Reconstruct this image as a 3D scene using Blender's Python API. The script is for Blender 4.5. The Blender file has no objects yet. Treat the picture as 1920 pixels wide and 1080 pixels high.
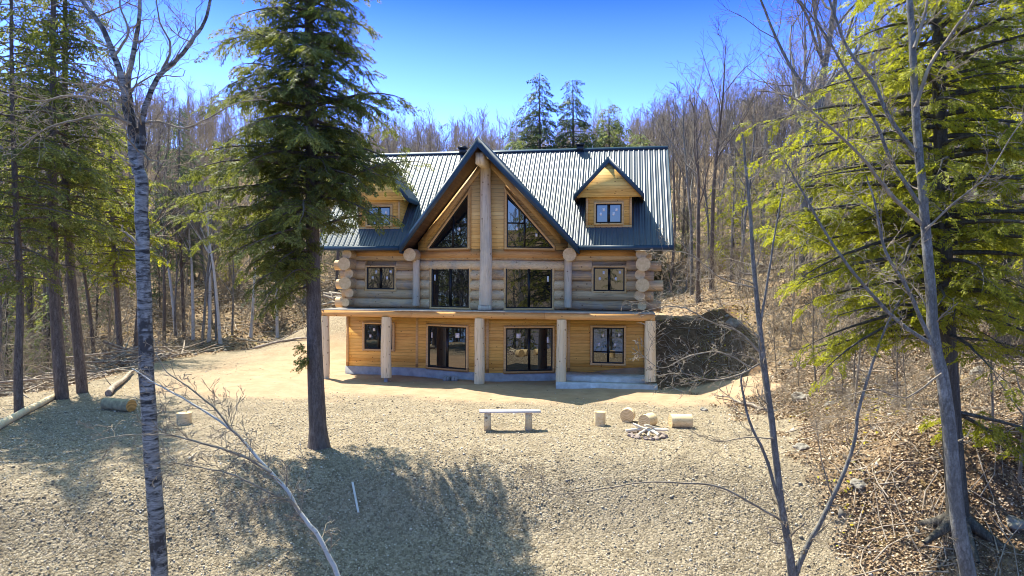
import bpy, bmesh, math, random
import numpy as np
from math import sin, cos, radians, pi, sqrt, atan2
from mathutils import Vector, Matrix, noise as mnoise

# ------------------------------------------------------------------ camera, sky, sun, exposure
S = bpy.context.scene
COL = S.collection
CAMH = 4.1
PITCH = radians(-0.45); ROLL = 0.006; FPX = 1280.0
cam_d = bpy.data.cameras.new('camera'); cam = bpy.data.objects.new('camera', cam_d); COL.objects.link(cam)
cam_d.sensor_width = 36.0; cam_d.lens = 24.0; cam_d.clip_start = 0.1; cam_d.clip_end = 3000
cam.matrix_world = Matrix.Translation((0, 0, CAMH)) @ Matrix.Rotation(pi/2 + PITCH, 4, 'X') @ Matrix.Rotation(ROLL, 4, 'Z')
S.camera = cam
S.render.resolution_x = 1024; S.render.resolution_y = 576
SUN_EL = radians(61.5); SUN_AZ = radians(-44)          # azimuth from +Y, negative = to the left
to_sun = Vector((sin(SUN_AZ)*cos(SUN_EL), cos(SUN_AZ)*cos(SUN_EL), sin(SUN_EL)))
w = bpy.data.worlds.new('World'); S.world = w; w.use_nodes = True
nt = w.node_tree; nt.nodes.clear()
sky = nt.nodes.new('ShaderNodeTexSky'); sky.sky_type = 'NISHITA'; sky.sun_disc = False
sky.sun_elevation = SUN_EL; sky.sun_rotation = SUN_AZ
sky.ozone_density = 3.5; sky.air_density = 1.2; sky.dust_density = 0.9; sky.altitude = 300
bg = nt.nodes.new('ShaderNodeBackground'); bg.inputs[1].default_value = 0.148
wo = nt.nodes.new('ShaderNodeOutputWorld')
gm = nt.nodes.new('ShaderNodeGamma'); gm.inputs[1].default_value = 1.3
tn = nt.nodes.new('ShaderNodeMix'); tn.data_type = 'RGBA'; tn.blend_type = 'MULTIPLY'; tn.inputs[0].default_value = 1.0
tcw = nt.nodes.new('ShaderNodeTexCoord'); spw = nt.nodes.new('ShaderNodeSeparateXYZ'); rpw = nt.nodes.new('ShaderNodeValToRGB')
nt.links.new(tcw.outputs['Generated'], spw.inputs[0]); nt.links.new(spw.outputs[2], rpw.inputs[0])
el = rpw.color_ramp.elements; el.new(0.22); el.new(0.40); el.new(0.62)
for e_, (p_, c_) in zip(el, ((0.0, (0.44, 0.54, 0.84)), (0.22, (0.36, 0.44, 0.98)), (0.40, (0.033, 0.108, 0.42)), (0.62, (0.62, 0.70, 0.44)), (1.0, (0.66, 0.74, 0.46)))): e_.position = p_; e_.color = (*c_, 1)  # sky tint by elevation; raised above the frame as added fill for shaded facade
nt.links.new(rpw.outputs[0], tn.inputs[7])
nt.links.new(sky.outputs[0], gm.inputs[0]); nt.links.new(gm.outputs[0], tn.inputs[6]); nt.links.new(tn.outputs[2], bg.inputs[0]); nt.links.new(bg.outputs[0], wo.inputs[0])
sd = bpy.data.lights.new('sun', 'SUN'); sd.energy = 4.3; sd.angle = radians(0.5); sd.color = (1.0, 0.945, 0.80)
sun = bpy.data.objects.new('sun', sd); COL.objects.link(sun)
sun.rotation_euler = (-to_sun).to_track_quat('-Z', 'Y').to_euler()
S.view_settings.view_transform = 'Standard'; S.view_settings.look = 'None'
S.view_settings.exposure = 1.42; S.view_settings.gamma = 1.0
S.render.engine = 'CYCLES'; S.cycles.pixel_filter_type = 'BLACKMAN_HARRIS'; S.cycles.filter_width = 1.0

RNG = np.random.default_rng(7); random.seed(7)

# ------------------------------------------------------------------ helpers
def at(px, py, D):
    """world point seen at photo pixel (px, py) at distance D in front of the camera"""
    a = (px-960)/FPX; b = -(py-540)/FPX
    c, s = cos(ROLL), sin(ROLL); a, b = a*c-b*s, a*s+b*c
    y = cos(PITCH)-b*sin(PITCH); z = sin(PITCH)+b*cos(PITCH)
    return np.array([a/y*D, D, CAMH+z/y*D])

_h = np.random.default_rng(3).random((256, 256))
def vnoise(x, y, sc, seed=0):
    x = np.asarray(x, float)*sc+seed*17.3; y = np.asarray(y, float)*sc+seed*9.1
    xi = np.floor(x).astype(int); yi = np.floor(y).astype(int); fx = x-xi; fy = y-yi
    fx = fx*fx*(3-2*fx); fy = fy*fy*(3-2*fy)
    g = lambda i, j: _h[i & 255, j & 255]
    return (g(xi, yi)*(1-fx)+g(xi+1, yi)*fx)*(1-fy)+(g(xi, yi+1)*(1-fx)+g(xi+1, yi+1)*fx)*fy-0.5
def sst(a, b, x):
    t = np.clip((np.asarray(x, float)-a)/(b-a), 0, 1); return t*t*(3-2*t)

def tag(o, label=None, cat=None, group=None, kind=None):
    if label: o['label'] = label
    if cat: o['category'] = cat
    if group: o['group'] = group
    if kind: o['kind'] = kind
    return o
def empty(name, loc=(0, 0, 0), rz=0.0, parent=None):
    o = bpy.data.objects.new(name, None); COL.objects.link(o); o.location = loc; o.rotation_euler = (0, 0, rz)
    o.empty_display_size = 0.2; o.parent = parent
    return o

class MB:
    """collects numpy geometry, links it as one mesh object"""
    def __init__(s): s.v = []; s.f = []; s.n = 0; s.m = []
    def add(s, verts, faces, mi=0):
        verts = np.asarray(verts, float).reshape(-1, 3)
        for fa in ([faces] if isinstance(faces, np.ndarray) else [np.array([f]) for f in faces]):
            s.f.append(fa+s.n); s.m.append(np.full(len(fa), mi))
        s.v.append(verts); s.n += len(verts)
    def mesh(s, name, mats, smooth=False):
        me = bpy.data.meshes.new(name)
        V = np.concatenate(s.v) if s.v else np.zeros((0, 3))
        me.vertices.add(len(V)); me.vertices.foreach_set('co', V.ravel())
        tot = np.concatenate([np.full(len(f), f.shape[1]) for f in s.f]); lp = np.concatenate([f.ravel() for f in s.f])
        me.loops.add(len(lp)); me.loops.foreach_set('vertex_index', lp.astype(np.int32))
        me.polygons.add(len(tot))
        me.polygons.foreach_set('loop_start', np.concatenate([[0], np.cumsum(tot)[:-1]]).astype(np.int32))
        me.polygons.foreach_set('loop_total', tot.astype(np.int32))
        for m in (mats if isinstance(mats, (list, tuple)) else [mats]): me.materials.append(m)
        me.polygons.foreach_set('material_index', np.concatenate(s.m).astype(np.int32))
        if smooth: me.polygons.foreach_set('use_smooth', np.ones(len(tot), bool))
        me.update(calc_edges=True); me.validate()
        return me
    def build(s, name, mats, parent=None, smooth=False, loc=None):
        o = bpy.data.objects.new(name, s.mesh(name, mats, smooth)); COL.objects.link(o); o.parent = parent
        if loc is not None: o.location = loc
        return o
    def box(s, a, b, mi=0, fr=None):
        (x0, y0, z0), (x1, y1, z1) = a, b
        v = np.array([[x0,y0,z0],[x1,y0,z0],[x1,y1,z0],[x0,y1,z0],[x0,y0,z1],[x1,y0,z1],[x1,y1,z1],[x0,y1,z1]], float)
        if fr is not None: v = fr(v)
        s.add(v, np.array([[0,3,2,1],[4,5,6,7],[0,1,5,4],[1,2,6,5],[2,3,7,6],[3,0,4,7]]), mi)
    def prism(s, pts, ext, mi=0):
        """polygon pts extruded by vector ext, capped"""
        p = np.asarray(pts, float); n = len(p); v = np.concatenate([p, p+np.asarray(ext)])
        s.add(v, [list(range(n))[::-1], list(range(n, 2*n))]+[[i, (i+1) % n, n+(i+1) % n, n+i] for i in range(n)], mi)
    def tube(s, pts, rad, k=6, cap=False, mi=0, capmi=None, wob=0.0):
        P = np.asarray(pts, float); n = len(P); R = np.broadcast_to(np.asarray(rad, float), (n,))
        T = np.gradient(P, axis=0); T /= np.linalg.norm(T, axis=1)[:, None]+1e-9
        up = np.array([0, 0, 1.0]) if abs(T[:, 2].mean()) < 0.8 else np.array([1.0, 0, 0])
        A = np.cross(T, up); A /= np.linalg.norm(A, axis=1)[:, None]+1e-9; B = np.cross(A, T)
        an = np.arange(k)*2*pi/k
        rr = R[:, None]*np.ones((n, k))
        if wob: rr = rr*(1+wob*(RNG.random((n, k))-0.5))
        V = P[:, None]+(A[:, None]*np.cos(an)[None, :, None]+B[:, None]*np.sin(an)[None, :, None])*rr[:, :, None]
        i = np.arange(n-1)[:, None]*k; j = np.arange(k)[None]; j2 = (j+1) % k
        F = np.stack([i+j, i+k+j, i+k+j2, i+j2], -1).reshape(-1, 4)
        s.add(V.reshape(-1, 3), F, mi)
        if cap:
            c = mi if capmi is None else capmi
            s.add(V[0], [list(range(k))], c); s.add(V[-1], [list(range(k))[::-1]], c)

# ------------------------------------------------------------------ materials
def mat(name):
    m = bpy.data.materials.new(name); m.use_nodes = True
    n = m.node_tree; n.nodes.clear()
    o = n.nodes.new('ShaderNodeOutputMaterial'); b = n.nodes.new('ShaderNodeBsdfPrincipled')
    n.links.new(b.outputs[0], o.inputs[0]); b.inputs['Specular IOR Level'].default_value = 0.3
    return m, n, b, o
def nd(n, t, **kw):
    x = n.nodes.new(t)
    for k, v in kw.items():
        if k in x.inputs: x.inputs[k].default_value = v
        else: setattr(x, k, v)
    return x
def coords(n, kind='Object', sc=(1, 1, 1), rot=(0, 0, 0)):
    t = n.nodes.new('ShaderNodeTexCoord'); m = n.nodes.new('ShaderNodeMapping')
    m.inputs['Scale'].default_value = sc; m.inputs['Rotation'].default_value = rot
    n.links.new(t.outputs[kind], m.inputs[0]); return m.outputs[0]
def ramp(n, fac, cols, interp='LINEAR'):
    r = n.nodes.new('ShaderNodeValToRGB'); r.color_ramp.interpolation = interp
    e = r.color_ramp.elements
    while len(e) < len(cols): e.new(0.5)
    for i, (p, c) in enumerate(cols): e[i].position = p; e[i].color = (*c, 1)
    n.links.new(fac, r.inputs[0]); return r.outputs[0]
def noise(n, vec, scale, detail=4, rough=0.6, dist=0.0):
    t = nd(n, 'ShaderNodeTexNoise', Scale=scale, Detail=detail, Roughness=rough, Distortion=dist)
    n.links.new(vec, t.inputs['Vector']); return t.outputs[0]
def mix(n, fac, a, b, mode='MIX'):
    m = n.nodes.new('ShaderNodeMix'); m.data_type = 'RGBA'; m.blend_type = mode
    for sck, v in ((0, fac), (6, a), (7, b)):
        if isinstance(v, bpy.types.NodeSocket): n.links.new(v, m.inputs[sck])
        elif sck == 0: m.inputs[0].default_value = v
        else: m.inputs[sck].default_value = (*v, 1)
    return m.outputs[2]
def mathn(n, op, a, b=None, clamp=False):
    m = n.nodes.new('ShaderNodeMath'); m.operation = op; m.use_clamp = clamp
    for i, v in enumerate((a, b)):
        if v is None: continue
        if isinstance(v, bpy.types.NodeSocket): n.links.new(v, m.inputs[i])
        else: m.inputs[i].default_value = v
    return m.outputs[0]
def bump(n, b, h, strength=0.4, dist=0.02):
    u = nd(n, 'ShaderNodeBump', Strength=strength, Distance=dist)
    n.links.new(h, u.inputs['Height']); n.links.new(u.outputs[0], b.inputs['Normal'])

def bark(name, c0, c1, c2, sc=8, zs=0.15, bs=0.6):
    m, n, b, o = mat(name); v = coords(n, 'Object', (1, 1, zs))
    f = noise(n, v, sc, 5, 0.7, 0.3); v2 = coords(n)
    if sc > 8:
        vo = nd(n, 'ShaderNodeTexVoronoi', Scale=sc*2.0); vo.feature = 'DISTANCE_TO_EDGE'; n.links.new(v, vo.inputs['Vector'])
        fb = noise(n, v2, 34, 3, 0.7)
        f = mathn(n, 'ADD', mathn(n, 'MULTIPLY', f, 0.65), mathn(n, 'ADD', mathn(n, 'MULTIPLY', ramp(n, vo.outputs[0], [(0.0, (0, 0, 0)), (0.22, (1, 1, 1))]), 0.07), mathn(n, 'MULTIPLY', fb, 0.32)))
    f2 = noise(n, v2, 1.6, 4)
    c = ramp(n, f, [(0.3, c0), (0.5, c1), (0.72, c2)])
    c = mix(n, mathn(n, 'MULTIPLY', ramp(n, f2, [(0.45, (0, 0, 0)), (0.65, (1, 1, 1))]), 0.45), c, c1)
    n.links.new(c, b.inputs['Base Color']); b.inputs['Roughness'].default_value = 0.9; bump(n, b, f, bs, 0.03); return m
M_GREYBARK = bark('grey_bark', (0.04, 0.036, 0.032), (0.15, 0.14, 0.125), (0.34, 0.33, 0.30), 10, 0.35)
M_TWIG = bark('twig_bark', (0.13, 0.10, 0.075), (0.27, 0.22, 0.16), (0.42, 0.36, 0.28), 6, 0.5, 0.2)
M_DARKTWIG = bark('dark_twig_bark', (0.07, 0.056, 0.045), (0.15, 0.125, 0.10), (0.28, 0.24, 0.195), 6, 0.5, 0.2)
M_FARTWIG = bark('far_twig', (0.18, 0.13, 0.08), (0.31, 0.24, 0.15), (0.42, 0.34, 0.23), 0.5, 0.5, 0.0)
M_HEMBARK = bark('hemlock_bark', (0.035, 0.026, 0.02), (0.125, 0.098, 0.078), (0.27, 0.228, 0.19), 16, 0.2, 1.0)
M_DARKBARK = bark('dark_hemlock_bark', (0.025, 0.022, 0.018), (0.08, 0.07, 0.055), (0.2, 0.18, 0.15), 11, 0.14, 1.0)
M_DEADWOOD = bark('dead_wood', (0.13, 0.095, 0.07), (0.32, 0.26, 0.2), (0.55, 0.48, 0.39), 5, 0.5, 0.3)

def birch_mat(name='birch_bark', thin=False):
    m, n, b, o = mat(name)
    v = coords(n, 'Object', (1.5, 1.5, 6)); f = noise(n, v, 2.4 if not thin else 6, 5, 0.75, 0.6)
    v2 = coords(n, 'Object', (1, 1, 0.8)); f2 = noise(n, v2, 1.8, 4, 0.7)
    c = ramp(n, f, [(0.40, (0.035, 0.032, 0.03)), (0.52, (0.24, 0.235, 0.22)), (0.75, (0.50, 0.49, 0.46))])
    k = ramp(n, f2, [(0.52, (0, 0, 0)), (0.60, (1, 1, 1))])
    if thin: c = mix(n, ramp(n, f, [(0.34, (0, 0, 0)), (0.42, (1, 1, 1))]), (0.08, 0.07, 0.06), (0.52, 0.50, 0.46))
    else: c = mix(n, k, c, (0.06, 0.054, 0.05))
    n.links.new(c, b.inputs['Base Color']); b.inputs['Roughness'].default_value = 0.75; bump(n, b, f, 0.5, 0.02); return m
M_BIRCH = birch_mat(); M_BIRCH_THIN = birch_mat('thin_birch_bark', True)

def leaf_mat(name, dark, mid, light, trans=0.45, sc=1.3, isl=0.5):
    m, n, b, o = mat(name); v = coords(n)
    f = noise(n, v, sc, 3, 0.6)
    g = nd(n, 'ShaderNodeNewGeometry'); r = g.outputs['Random Per Island']
    t = mathn(n, 'ADD', mathn(n, 'MULTIPLY', f, 1.25), mathn(n, 'MULTIPLY', mathn(n, 'SUBTRACT', r, 0.5), isl))
    c = ramp(n, t, [(0.38, dark), (0.62, mid), (0.88, light)])
    n.links.new(c, b.inputs['Base Color']); b.inputs['Roughness'].default_value = 0.55
    tr = nd(n, 'ShaderNodeBsdfTranslucent'); tc = mix(n, 0.5, c, (min(1, light[0]*1.5), light[1]*1.5, light[2]*0.6))
    n.links.new(tc, tr.inputs[0])
    ms = nd(n, 'ShaderNodeMixShader'); ms.inputs[0].default_value = trans
    n.links.new(b.outputs[0], ms.inputs[1]); n.links.new(tr.outputs[0], ms.inputs[2]); n.links.new(ms.outputs[0], o.inputs[0])
    return m
M_HEM = leaf_mat('hemlock_needles', (0.028, 0.048, 0.02), (0.09, 0.12, 0.036), (0.29, 0.30, 0.08), 0.45)
M_HEMY = leaf_mat('yellow_green_needles', (0.06, 0.085, 0.012), (0.21, 0.23, 0.025), (0.42, 0.41, 0.05), 0.55, 1.0)
M_HEMD = leaf_mat('far_conifer_needles', (0.025, 0.055, 0.03), (0.06, 0.10, 0.05), (0.13, 0.17, 0.08), 0.35, 0.6)
M_HEML = leaf_mat('pale_conifer_needles', (0.08, 0.11, 0.05), (0.16, 0.2, 0.08), (0.26, 0.29, 0.12), 0.4, 0.6)

def plank_mat(name, c0, c1, axis='Z', pitch=0.14, knots=True, rot=0.0):
    """horizontal boards: seams, grain, knots"""
    m, n, b, o = mat(name); tc = n.nodes.new('ShaderNodeTexCoord'); sp = n.nodes.new('ShaderNodeSeparateXYZ')
    n.links.new(tc.outputs['Object'], sp.inputs[0]); z = sp.outputs[2]
    zi = mathn(n, 'DIVIDE', z, pitch); fr = mathn(n, 'FRACT', zi); row = mathn(n, 'FLOOR', zi)
    seam = mathn(n, 'LESS_THAN', fr, 0.10)
    wn = nd(n, 'ShaderNodeTexWhiteNoise', noise_dimensions='1D'); n.links.new(row, wn.inputs['W'])
    cb = n.nodes.new('ShaderNodeCombineXYZ')
    n.links.new(mathn(n, 'ADD', sp.outputs[0], mathn(n, 'MULTIPLY', wn.outputs[0], 7.0)), cb.inputs[0]); n.links.new(sp.outputs[1], cb.inputs[1]); n.links.new(mathn(n, 'MULTIPLY', z, 12.0), cb.inputs[2])
    g = noise(n, cb.outputs[0], 2.2, 5, 0.65, 0.6)
    c = ramp(n, mathn(n, 'ADD', mathn(n, 'MULTIPLY', g, 0.75), mathn(n, 'MULTIPLY', wn.outputs[0], 0.25)), [(0.3, c0), (0.68, c1)])
    if knots:
        vo = nd(n, 'ShaderNodeTexVoronoi', Scale=4.2); vv = coords(n, 'Object', (0.8, 0.8, 1.25)); n.links.new(vv, vo.inputs['Vector'])
        kn = ramp(n, vo.outputs['Distance'], [(0.07, (1, 1, 1)), (0.12, (0, 0, 0))])
        c = mix(n, kn, c, (c0[0]*0.35, c0[1]*0.22, c0[2]*0.2))
    c = mix(n, mathn(n, 'MULTIPLY', seam, 0.6), c, (c0[0]*0.4, c0[1]*0.3, c0[2]*0.3))
    n.links.new(c, b.inputs['Base Color']); b.inputs['Roughness'].default_value = 0.6
    bump(n, b, mathn(n, 'SUBTRACT', mathn(n, 'MULTIPLY', g, 0.3), seam), 0.5, 0.008); return m
M_PINE = plank_mat('pine_boards', (0.68, 0.34, 0.07), (0.96, 0.60, 0.165))
M_PINEL = plank_mat('pale_pine_boards', (0.74, 0.44, 0.14), (0.96, 0.70, 0.28), pitch=0.16)
M_TRIM = plank_mat('pine_trim', (0.58, 0.34, 0.12), (0.80, 0.55, 0.26), pitch=5.0)
M_BEAM = plank_mat('deck_beam_wood', (0.56, 0.27, 0.085), (0.82, 0.47, 0.165), pitch=4.0)
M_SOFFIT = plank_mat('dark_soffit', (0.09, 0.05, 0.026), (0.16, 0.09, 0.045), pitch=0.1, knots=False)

def wood_log(name, c0, c1, c2, axis, sc=3.0, grey=0.5):
    st = {'X': (0.15, 3, 3), 'Z': (3, 3, 0.12), 'A': (1, 1, 2)}[axis]
    m, n, b, o = mat(name); v = coords(n, 'Object', st)
    f = noise(n, v, sc, 6, 0.7, 0.3); g = nd(n, 'ShaderNodeNewGeometry'); r = g.outputs['Random Per Island']
    t = mathn(n, 'ADD', mathn(n, 'MULTIPLY', f, 0.8), mathn(n, 'MULTIPLY', r, 0.28))
    c = ramp(n, t, [(0.32, c0), (0.52, c1), (0.74, c2)])
    v2 = coords(n); f2 = noise(n, v2, 1.2, 3)
    k = ramp(n, f2, [(0.5, (0, 0, 0)), (0.68, (1, 1, 1))])
    c = mix(n, mathn(n, 'MULTIPLY', k, grey), c, (0.36, 0.345, 0.30))
    vc = coords(n, 'Object', tuple(q*k for q, k in zip(st, (1.3, 1.3, 1.3)))); fc = noise(n, vc, 9, 3, 0.6, 0.8)
    c = mix(n, mathn(n, 'MULTIPLY', ramp(n, fc, [(0.33, (1, 1, 1)), (0.39, (0, 0, 0))]), 0.6), c, (0.13, 0.085, 0.05))
    vk = nd(n, 'ShaderNodeTexVoronoi', Scale=3.6); n.links.new(v2, vk.inputs['Vector'])
    c = mix(n, mathn(n, 'MULTIPLY', ramp(n, vk.outputs['Distance'], [(0.10, (1, 1, 1)), (0.15, (0, 0, 0))]), 0.75), c, (0.16, 0.085, 0.04))
    n.links.new(c, b.inputs['Base Color']); b.inputs['Roughness'].default_value = 0.7; bump(n, b, f, 0.35, 0.015); return m
M_LOG = wood_log('weathered_log', (0.30, 0.18, 0.09), (0.62, 0.42, 0.21), (0.80, 0.59, 0.33), 'X', sc=5.0, grey=0.6)
M_POST = wood_log('peeled_post', (0.50, 0.35, 0.18), (0.74, 0.58, 0.35), (0.86, 0.72, 0.48), 'Z', sc=5.0, grey=0.1)
M_KING = wood_log('king_post_wood', (0.42, 0.32, 0.2), (0.64, 0.52, 0.36), (0.76, 0.65, 0.48), 'Z', sc=5.0, grey=0.4)
M_PEELED = wood_log('peeled_round', (0.55, 0.36, 0.16), (0.74, 0.55, 0.29), (0.84, 0.69, 0.44), 'A', grey=0.1)
def ring_mat(name, c0, c1, sc=9):
    m, n, b, o = mat(name); v = coords(n)
    wv = nd(n, 'ShaderNodeTexWave', wave_type='RINGS', rings_direction='SPHERICAL', Scale=sc, Distortion=1.5, Detail=3.0)
    n.links.new(v, wv.inputs['Vector']); f = noise(n, v, 7, 4)
    t = mathn(n, 'ADD', mathn(n, 'MULTIPLY', wv.outputs[1], 0.35), mathn(n, 'MULTIPLY', f, 0.65))
    c = ramp(n, t, [(0.25, c0), (0.65, c1)]); n.links.new(c, b.inputs['Base Color']); b.inputs['Roughness'].default_value = 0.7
    return m
M_END = ring_mat('log_end_grain', (0.46, 0.29, 0.12), (0.80, 0.60, 0.34))
M_ENDD = ring_mat('orange_end_grain', (0.42, 0.2, 0.05), (0.72, 0.40, 0.12))

def plain(name, c, rough=0.6, metal=0.0, var=0.25, sc=4, spec=0.3, bp=0.2):
    m, n, b, o = mat(name); v = coords(n); f = noise(n, v, sc, 5)
    cc = ramp(n, f, [(0.3, tuple(x*(1-var) for x in c)), (0.7, tuple(min(1, x*(1+var)) for x in c))])
    n.links.new(cc, b.inputs['Base Color']); b.inputs['Roughness'].default_value = rough; b.inputs['Metallic'].default_value = metal
    b.inputs['Specular IOR Level'].default_value = spec
    if bp: bump(n, b, f, bp, 0.01)
    return m
M_STEEL = plain('blue_black_roof_steel', (0.052, 0.07, 0.092), 0.35, 0.0, 0.18, 1.5, 0.36, 0.0)
M_STEEL.node_tree.nodes['Principled BSDF'].inputs['IOR'].default_value = 1.5
M_FASCIA = plain('dark_blue_fascia', (0.022, 0.05, 0.082), 0.4, 0.0, 0.15, 3, 0.4, 0.0)
M_FRAME = plain('black_window_frame', (0.009, 0.009, 0.01), 0.35, 0.0, 0.1, 3, 0.4, 0.0)
M_CONC = plain('concrete', (0.33, 0.34, 0.34), 0.9, 0, 0.25, 3)
M_PORCH = plain('pale_grey_porch_boards', (0.52, 0.53, 0.53), 0.8, 0, 0.25, 3)
M_DECKT = plain('grey_deck_boards', (0.30, 0.27, 0.24), 0.8, 0, 0.3, 3)
M_STICK = plain('white_label', (0.78, 0.78, 0.76), 0.6, 0, 0.05, 3, 0.3, 0)
M_PLANK = plain('bleached_plank', (0.66, 0.62, 0.58), 0.7, 0, 0.1, 3)
M_GALV = plain('galvanised_post_base', (0.5, 0.5, 0.5), 0.45, 0.6, 0.2, 8)
M_VENT = plain('black_vent_metal', (0.014, 0.016, 0.02), 0.35, 0, 0.1, 3, 0.5, 0)
M_MOSSLOG = plain('mossy_log_bark', (0.36, 0.30, 0.18), 0.9, 0, 0.45, 6, 0.2, 0.8)
M_FIREROCK = plain('fire_pit_stone', (0.30, 0.235, 0.20), 0.85, 0, 0.35, 6, 0.3, 0.6)
M_FIREWOOD = plain('pale_firewood', (0.66, 0.58, 0.45), 0.8, 0, 0.2, 7, 0.2, 0.3)
M_ROCK = plain('pale_boulder', (0.25, 0.225, 0.19), 0.95, 0, 0.55, 5, 0.1, 1.0)
M_ORANGE = plain('orange_leaf', (0.5, 0.16, 0.05), 0.7, 0, 0.2, 5, 0.2, 0)

def glass_mat():
    m, n, b, o = mat('window_glass')
    b.inputs['Base Color'].default_value = (0.006, 0.008, 0.01, 1); b.inputs['Roughness'].default_value = 0.015
    b.inputs['Specular IOR Level'].default_value = 1.0; b.inputs['IOR'].default_value = 1.65
    v = coords(n); f = noise(n, v, 1.6, 1); bump(n, b, f, 0.06, 0.02)
    return m
M_GLASS = glass_mat()

def isl_mat(name, cols, rough=0.9):
    m, n, b, o = mat(name); g = nd(n, 'ShaderNodeNewGeometry')
    c = ramp(n, g.outputs['Random Per Island'], cols); n.links.new(c, b.inputs['Base Color']); b.inputs['Roughness'].default_value = rough
    return m
M_PEB = isl_mat('pebble_stone', [(0.0, (0.14, 0.11, 0.076)), (0.35, (0.26, 0.21, 0.148)), (0.7, (0.39, 0.325, 0.235)), (1.0, (0.70, 0.62, 0.50))])
M_LITTER = isl_mat('dry_leaves', [(0.0, (0.10, 0.06, 0.033)), (0.35, (0.26, 0.17, 0.095)), (0.75, (0.42, 0.31, 0.20)), (1.0, (0.60, 0.50, 0.38))])
M_SLOPEROCK = isl_mat('slope_stone', [(0.0, (0.13, 0.115, 0.10)), (0.6, (0.27, 0.245, 0.215)), (1.0, (0.42, 0.39, 0.35))])
M_MOSS = isl_mat('yellow_moss', [(0.0, (0.20, 0.19, 0.02)), (0.6, (0.40, 0.33, 0.03)), (1.0, (0.50, 0.36, 0.04))])

# ------------------------------------------------------------------ house frame
YAW = radians(9.5)
HU = np.array([cos(YAW), -sin(YAW)]); HV = np.array([sin(YAW), cos(YAW)])
HO = np.array([-1.75, 29.6])+0.87*HU
def hw(u, v): p = HO+u*HU+v*HV; return p[0], p[1]

# ------------------------------------------------------------------ terrain
def hgt(x, y, fine=True):
    x = np.asarray(x, float); y = np.asarray(y, float)
    # shape of the crest of the gravel pad (front bank falls towards the lake)
    crest = 16.6+0.9*np.sin(x*0.23+1.0)-0.012*(x+2)**2*sst(-30, 0, -abs(x))
    crest = np.clip(crest, 12.5, 18)
    d = np.maximum(0, crest-y)
    z = -0.5*d*sst(0, 2.5, d)-0.04*d
    z = np.where(z < -9.5, -9.5, z)
    # left: drop beyond the edge of the gravel into the woods
    edge = -17.3+0.5*np.sin(y*0.5)+np.clip(y-40, 0, 30)*1.2
    z = z-1.5*sst(0, 4.5, edge-x)*(1-sst(38, 46, y))
    # ground banked up against the sides and back of the house
    ys = 33.5-6.8*sst(-7, 6, x); ln = 9.5-4.5*sst(-6, 7, x)
    rise = 2.45*sst(0, 1, (y-ys)/ln)
    z = z+rise*sst(-16, -9.5, x)
    # hill behind
    z = z+(2.45*(1-sst(-16, -9.5, x)))*sst(44, 60, y)
    t = np.clip((y-47)/95, 0, 1)
    z = z+25*(0.35*t*t+0.65*t)*(1-0.25*sst(150, 300, y))+3.0*vnoise(x, y, 0.02, 4)*sst(50, 100, y)
    # wooded slope on the right
    toe = 7.0+0.5*np.sin(y*0.4)+1.6*sst(24, 33, y)-1.0*sst(13, 9, y)
    r = np.maximum(0, x-toe)
    z = z+np.where(r < 60, 0.30*r, 18.0+0.08*(r-60))*sst(-25, 6, y)*(1-0.55*sst(60, 130, y))
    # wooded slope far left
    l = np.maximum(0, -x-34); z = z+0.12*np.minimum(l, 100)*sst(10, 40, y)
    # lake basin and far shore behind the viewpoint
    z = np.where(y < -6, z-1.5*sst(-6, -16, y), z)
    z = z+60*sst(-380, -620, y)*(0.8+vnoise(x, y, 0.004, 6))
    rough = np.clip((edge-x)/3, 0, 1)*sst(18, 22, y)+np.clip((x-toe)/1.5, 0, 1)+sst(46, 50, y)
    rough = np.clip(rough, 0, 1)
    z = z+(vnoise(x, y, 0.5, 1)*0.35+vnoise(x, y, 1.7, 2)*0.14)*rough
    if fine:
        z = z+vnoise(x, y, 0.35, 5)*0.10+vnoise(x, y, 1.1, 8)*0.045+vnoise(x, y, 3.1, 9)*0.018*(1+rough*3)
        z = z+vnoise(x, y, 0.8, 12)*0.16*sst(0.5, 3, d)+(vnoise(x, y, 1.3, 61)*0.3+vnoise(x, y, 3.3, 62)*0.16)*sst(5.5, 6.5, x)*sst(26.5, 27.5, y)*(1-sst(32, 34, y))
    return z
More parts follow.
